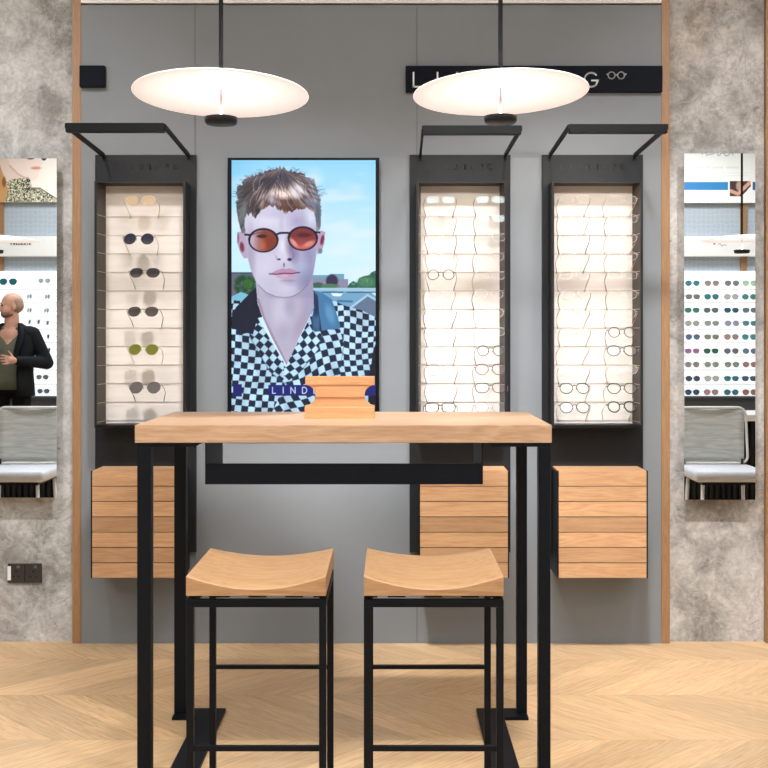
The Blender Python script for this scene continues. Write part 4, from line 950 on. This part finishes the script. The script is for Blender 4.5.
posn = {30:'nearer the man', 48:'at the mirror edge', 47:'at the mirror edge', 39:'between two others', 10:'at the left', 46:'at the right'}
for p, q, c, k, nm in left:
    r = copy_tree(protos[('pantos', False)][0])
    for ch in r.children: ms = ch.material_slots[0]; ms.link = 'OBJECT'; ms.material = lens_mat(c, 0.8 if k == 0 and p < 12 else 0.25) if ch.name.startswith('lens') else fr_mat(c)
    s = 1.35 if p == 10 else 0.95
    r.scale = (s,)*3; r.location = (bx_(p), YB+0.13 if k == 0 else YB+0.10, bz_(q)); r.rotation_euler = (math.radians(-4), 0, PI + (0, 0.9, 1.1)[k])
    lb = '%s, %s row of the backlit shelf in the left mirror' % (nm, rown[q])
    if p in posn: lb += ', ' + posn[p]
    tag(r, lb, 'glasses', 'glasses on the left backlit shelf')

# mesh-back chairs
t = NT('pale_grey_mesh_fabric'); v = t.coord()
f = t.noise(t.mapping(v, (1.5,1,14)), 3, 3, 0.5, 1.2); t.color(t.ramp(f, [(0.35, s2l((186,191,188))), (0.65, s2l((214,218,215)))])); t.rough(0.7)
tr = t.new('ShaderNodeBsdfTransparent'); mx = t.new('ShaderNodeMixShader'); mx.inputs[0].default_value = 0.82
t.l.new(tr.outputs[0], mx.inputs[1]); t.l.new(t.b.outputs[0], mx.inputs[2]); t.l.new(mx.outputs[0], t.out.inputs['Surface']); M['mesh'] = t.m
M['chair_white'] = plain('white_chair_plastic', (226,228,230), 0.4); M['pad'] = plain('grey_seat_pad', (190,195,206), 0.7); M['chair_black'] = plain('black_chair_underframe', (20,20,22), 0.5)
def make_chair(label, x, y):
    c = thing('mesh_chair', label, 'chair', (x, y, 0), group='mesh-back chairs')
    def rr(w, z0, z1, yy, n=6, rad=0.05, lean=0.06):
        pts = []
        for cxn, czn, a0 in ((w-rad, z1-rad, 0), (-w+rad, z1-rad, 90), (-w+rad*0.6+0.02, z0+rad, 180), (w-rad*0.6-0.02, z0+rad, 270)):
            for i in range(n+1):
                a = math.radians(a0+90*i/n); px_ = cxn+rad*math.cos(a); pz = czn+rad*math.sin(a)
                pts.append((px_, yy - lean*(pz-z0)/(z1-z0) - 0.03*(1-(px_/w)**2), pz))
        return pts
    o = rr(0.235, 0.47, 0.845, -0.235)
    mb = MB(); mb.tube(o, 0.009, 8, closed=True); mb.build('back_frame', M['chair_white'], c)
    mb = MB(); zs = np.linspace(0.475, 0.840, 10); rings = []
    for z in zs:
        w = 0.228 - 0.02*(0.84-z)/0.37; rings.append([(u*w, -0.235-0.06*(z-0.47)/0.375-0.03*(1-u*u), z) for u in np.linspace(-1, 1, 12)])
    mb.loft(rings, closed=False); bo = mb.build('back_mesh', M['mesh'], c); sm = bo.modifiers.new('thick', 'SOLIDIFY'); sm.thickness = 0.003
    mb = MB(); mb.box(-0.24, 0.24, -0.235, 0.235, 0.395, 0.465, bev=0.025); so = mb.build('seat_pad', M['pad'], c)
    for p in so.data.polygons: p.use_smooth = True
    mb = MB(); mb.box(-0.19, 0.19, -0.2, 0.2, 0.375, 0.3955); mb.build('seat_pan', M['chair_black'], c)
    for sx_ in (-1, 1):
        mb = MB(); mb.tube([(sx_*0.17, -0.17, 0.385), (sx_*0.19, -0.235, 0.41), (sx_*0.20, -0.246, 0.50)], 0.011, 8); mb.build('back_bracket', M['chair_black'], c)
        for sy in (-1, 1):
            mb = MB(); mb.cyl((sx_*0.185, sy*0.185, 0.376), (sx_*0.20, sy*0.215, 0.0), 0.012, 0.010, 14); mb.build('leg', M['chair_white'], c)
make_chair('white chair with pale mesh back reflected in the right mirror', 2.195, -2.74)
make_chair('white chair with pale mesh back below the man in the left mirror', -2.45, -2.74)
# ------------------------------------------------------------------ the man behind (seen in the left mirror)
def blob(name, prims, mat, parent, voxel=0.009, smooth=6):
    bm = bmesh.new()
    for pr in prims:
        if pr[0] == 'e':
            _, c, r, R = pr if len(pr) == 4 else (*pr, Matrix.Identity(3))
            g = bmesh.ops.create_icosphere(bm, subdivisions=3, radius=1.0)
            for v in g['verts']: v.co = Vector(c) + R @ Vector((v.co.x*r[0], v.co.y*r[1], v.co.z*r[2]))
        else:
            _, p, q, r0, r1 = pr; p, q = Vector(p), Vector(q); n = max(2, int((q-p).length/(min(r0, r1)*0.35))+1)
            for i in range(n+1):
                k = i/n; c = p.lerp(q, k); rr_ = r0+(r1-r0)*k; g = bmesh.ops.create_icosphere(bm, subdivisions=2, radius=rr_)
                for v in g['verts']: v.co += c
    me = bpy.data.meshes.new(name); bm.to_mesh(me); bm.free()
    o = bpy.data.objects.new(name, me); C.objects.link(o)
    rm = o.modifiers.new('r', 'REMESH'); rm.mode = 'VOXEL'; rm.voxel_size = voxel; rm.use_smooth_shade = True
    s = o.modifiers.new('s', 'SMOOTH'); s.iterations = smooth; s.factor = 0.5
    bpy.context.view_layer.update(); dg = bpy.context.evaluated_depsgraph_get()
    nm = bpy.data.meshes.new_from_object(o.evaluated_get(dg)); o.modifiers.clear(); o.data = nm; nm.materials.clear(); nm.materials.append(mat)
    for p in nm.polygons: p.use_smooth = True
    o.parent = parent; return o
man = thing('person', 'bald man in a black blazer and olive t-shirt gesturing, seen in the left mirror', 'person', (-3.45, -5.68, 0))
HC = Vector((0, 0.01, 1.618)); Rz = Matrix.Rotation(math.radians(58), 3, 'Z')
hp = lambda x, y, z: tuple(HC + Rz @ Vector((x, y, z)))      # head looks along local +Y
prims = [('e', hp(0,-0.012,0.028), (0.079,0.098,0.092), Rz), ('e', hp(0,0.022,-0.03), (0.064,0.074,0.084), Rz), ('e', hp(0,0.048,-0.078), (0.034,0.030,0.028), Rz),
         ('c', hp(0,0.088,0.005), hp(0,0.106,-0.030), 0.010, 0.014), ('e', hp(0.078,-0.006,-0.012), (0.010,0.018,0.030), Rz), ('e', hp(-0.078,-0.006,-0.012), (0.010,0.018,0.030), Rz),
         ('c', hp(-0.03,0.080,0.020), hp(0.03,0.080,0.020), 0.012, 0.012), ('e', hp(0,0.078,-0.050), (0.024,0.014,0.012), Rz),
         ('c', (0,-0.015,1.40), (0,-0.005,1.56), 0.072, 0.062), ('c', (0.11,-0.02,1.375), (0.02,-0.015,1.43), 0.035, 0.045), ('c', (-0.11,-0.02,1.375), (-0.02,-0.015,1.43), 0.035, 0.045), ('e', (0,-0.01,1.33), (0.185,0.10,0.11)), ('e', (0,0,1.20), (0.165,0.112,0.19)), ('e', (0,0.012,1.02), (0.158,0.122,0.15)), ('e', (0,0,0.92), (0.165,0.115,0.11))]
SH = {1: ((0.19,-0.01,1.375), (0.315,-0.03,1.10), (0.115,0.235,1.125)), -1: ((-0.19,-0.01,1.375), (-0.30,0.0,1.11), (-0.13,0.235,1.16))}
for s, (a, b, c) in SH.items():
    prims += [('c', a, b, 0.052, 0.042), ('c', b, c, 0.041, 0.027)]
    cv = Vector(c); dr = (cv-Vector(b)).normalized(); up = Vector((0,0,1)); side = dr.cross(up).normalized()
    palm = cv+dr*0.055; prims += [('c', tuple(cv), tuple(palm), 0.026, 0.030), ('c', tuple(cv+dr*0.04+up*0.018), tuple(cv+dr*0.07+up*0.014), 0.018, 0.016), ('c', tuple(cv+dr*0.04-up*0.018), tuple(cv+dr*0.07-up*0.016), 0.018, 0.015)]
    for k, (h, ln) in enumerate(((0.030,0.070),(0.010,0.080),(-0.010,0.074),(-0.029,0.058))):
        p0 = cv+dr*0.075+up*h; p1 = p0+dr*ln*0.5+up*h*0.25; p2 = p1+dr*ln*0.42-side*s*0.018
        prims += [('c', tuple(p0), tuple(p1), 0.0095, 0.0088), ('c', tuple(p1), tuple(p2), 0.0088, 0.0075)]
    t0 = cv+dr*0.025+up*0.02; t1 = t0+dr*0.030+up*0.038; t2 = t1+dr*0.022+up*0.024
    prims += [('c', tuple(t0), tuple(t1), 0.014, 0.011), ('c', tuple(t1), tuple(t2), 0.010, 0.0085)]
for s in (-1, 1):
    prims += [('c', (s*0.09,0,0.90), (s*0.105,0.01,0.50), 0.085, 0.055), ('c', (s*0.105,0.01,0.50), (s*0.11,-0.02,0.09), 0.053, 0.036), ('c', (s*0.11,-0.03,0.045), (s*0.125,0.14,0.035), 0.036, 0.030)]
t = NT('warm_skin'); f = t.noise(t.coord(), 20, 3); t.color(t.ramp(f, [(0.3, s2l((198,146,124))), (0.7, s2l((216,166,144)))])); t.rough(0.5); t.b.inputs['Subsurface Weight'].default_value = 0.05; M['skin'] = t.m
blob('body', prims, M['skin'], man, 0.0062, 4)
M['stubble'] = plain('grey_brown_stubble', (164,132,116), 0.8, 0, 0.12, 90)
# cropped hair round the back and sides, stubble on the jaw
blob('cropped_hair', [('e', hp(0,-0.040,0.004), (0.0825,0.074,0.072), Rz), ('e', hp(0,-0.026,0.034), (0.0805,0.083,0.066), Rz)], M['stubble'], man, 0.007, 3)
blob('stubble_beard', [('e', hp(0,0.030,-0.072), (0.0625,0.062,0.038), Rz), ('e', hp(0,0.056,-0.084), (0.036,0.030,0.027), Rz)], plain('jaw_stubble', (128,92,76), 0.8, 0, 0.15, 90), man, 0.007, 3)
for s in (-1, 1):
    blob('eye', [('e', hp(s*0.030,0.086,0.004), (0.012,0.009,0.007), Rz)], M['slat'], man, 0.004, 1)
blob('mouth', [('e', hp(0,0.0905,-0.050), (0.022,0.007,0.005), Rz)], plain('lips', (160,96,86), 0.5), man, 0.004, 1)
M['olive'] = plain('olive_jersey', (98,100,84), 0.85, 0, 0.08, 40, 0.1); M['blazer'] = plain('black_wool', (22,25,30), 0.8, 0, 0.15, 80, 0.1); M['trouser'] = plain('black_trousers', (14,15,18), 0.8); M['shoe'] = plain('black_leather', (16,14,13), 0.35)
def ring(z, rx, ry, cy=0.0, a0=-180, a1=180, n=36, closed=True, zf=None):
    out = []
    for i in range(n if closed else n+1):
        a = math.radians(a0+(a1-a0)*i/n); x = rx*math.copysign(abs(math.sin(a))**0.85, math.sin(a)); y = cy+ry*math.cos(a)
        out.append((x, y, z + (zf(a) if zf else 0)))
    return out
vneck = lambda a: -0.13*max(0, 1-abs(a)/0.62)
mb = MB(); mb.loft([ring(0.86,0.182,0.130,0.005), ring(0.95,0.184,0.136,0.01), ring(1.05,0.178,0.142,0.012), ring(1.18,0.188,0.134,0.0), ring(1.27,0.200,0.128,-0.005,zf=lambda a: vneck(a)*0.25), ring(1.36,0.178,0.104,-0.01,zf=lambda a: vneck(a)*0.6), ring(1.425,0.085,0.072,-0.01,zf=vneck)], caps=False)
o = mb.build('t_shirt', M['olive'], man); o.modifiers.new('thick', 'SOLIDIFY').thickness = 0.005
# blazer: open-fronted shell with lapels plus sleeves
mb = MB(); G = [(0.80,0.215,0.165,0.01,24),(0.90,0.208,0.160,0.01,24),(1.02,0.198,0.160,0.012,25),(1.14,0.204,0.152,0.0,26),(1.26,0.226,0.146,-0.005,30),(1.35,0.226,0.126,-0.01,36),(1.40,0.202,0.112,-0.012,42),(1.435,0.135,0.098,-0.012,50),(1.465,0.086,0.082,-0.014,58)]
mb.loft([ring(z,rx,ry_,cy,g,360-g,40,False) for z,rx,ry_,cy,g in G], closed=False)
for s, (a, b, c) in SH.items():
    a, b, c = Vector(a), Vector(b), Vector(c); cuff = b.lerp(c, 0.93)
    blob('sleeve', [('e', tuple(a+Vector((-s*0.035,0,-0.01))), (0.085,0.088,0.075)), ('c', tuple(a+Vector((0,0,-0.015))), tuple(b), 0.074, 0.062), ('c', tuple(b), tuple(cuff), 0.062, 0.043)], M['blazer'], man, 0.009, 4)
o = mb.build('blazer', M['blazer'], man); sd = o.modifiers.new('thick', 'SOLIDIFY'); sd.thickness = 0.006
for s in (-1, 1):
    mb = MB(); pts = [(s*0.070,0.040,1.462),(s*0.088,0.098,1.36),(s*0.066,0.152,1.20),(s*0.070,0.166,1.10)]; outp = [(s*0.112,0.020,1.455),(s*0.150,0.105,1.37),(s*0.135,0.150,1.25),(s*0.080,0.170,1.11)]
    mb.loft([[p, q] for p, q in zip(pts, outp)], closed=False); o = mb.build('lapel', M['blazer'], man); o.modifiers.new('thick', 'SOLIDIFY').thickness = 0.008
pr = [('e', (0,0,0.90), (0.178,0.128,0.11))]
for s in (-1, 1): pr += [('c', (s*0.09,0,0.88), (s*0.107,0.01,0.50), 0.097, 0.070), ('c', (s*0.107,0.01,0.50), (s*0.112,-0.02,0.09), 0.070, 0.058)]
blob('trousers', pr, M['trouser'], man, 0.012, 4)
for s in (-1, 1): blob('shoe', [('c', (s*0.11,-0.045,0.046), (s*0.13,0.15,0.040), 0.046, 0.040), ('e', (s*0.112,-0.02,0.09), (0.045,0.05,0.035))], M['shoe'], man, 0.009, 3)

# ------------------------------------------------------------------ lighting: added ceiling-height lights for room, wall and floor, no fixtures
def area(x, y, z, sx_, sy_, e, col=(1, .96, .92), target=None, spread=180):
    ld = bpy.data.lights.new('added_ceiling_light', 'AREA'); ld.shape = 'RECTANGLE'; ld.size = sx_; ld.size_y = sy_; ld.energy = e; ld.color = col; ld.spread = math.radians(spread)
    o = bpy.data.objects.new('added_ceiling_light', ld); C.objects.link(o); o.location = (x, y, z)
    if target: o.rotation_euler = (Vector(target)-Vector((x, y, z))).to_track_quat('-Z', 'Y').to_euler()
    return o
for x in (-3.0, 0.0, 3.0):
    for y, e in ((-6.2, 44), (-4.2, 27), (-2.5, 18)): area(x, y, RZ-0.02, 1.2, 0.6, e, (.93, .975, 1))  # broad unseen lights standing in for ceiling spots, strongest near the posters
for x in (-3.0, -1.62, -0.35, 0.62, 1.6, 3.0): area(x, -1.9, RZ-0.03, 0.22, 0.22, 17.0 if abs(x) < 1 else 7.0, (.98, .98, 1), (x, 0.0, 0.45 if abs(x) < 1 else 1.6), 54 if abs(x) < 1 else 62)  # unseen lights added to brighten the far wall, aimed low in the middle
for x in (-2.2, -0.9, 0.5, 1.9): area(x, -2.5, RZ-0.03, 0.22, 0.22, 9.5, (1, .98, .96), (x, -2.3, 0.0), 75)  # unseen downward lights added to brighten the floor

w = bpy.data.worlds.new('world'); bpy.context.scene.world = w; w.use_nodes = True
w.node_tree.nodes['Background'].inputs[0].default_value = (0.6,0.65,0.7,1); w.node_tree.nodes['Background'].inputs[1].default_value = 0.05
sc = bpy.context.scene
sc.view_settings.view_transform = 'Standard'; sc.view_settings.look = 'None'; sc.view_settings.exposure = 0.0; sc.view_settings.gamma = 1.0; sc.view_settings.use_curve_mapping = False
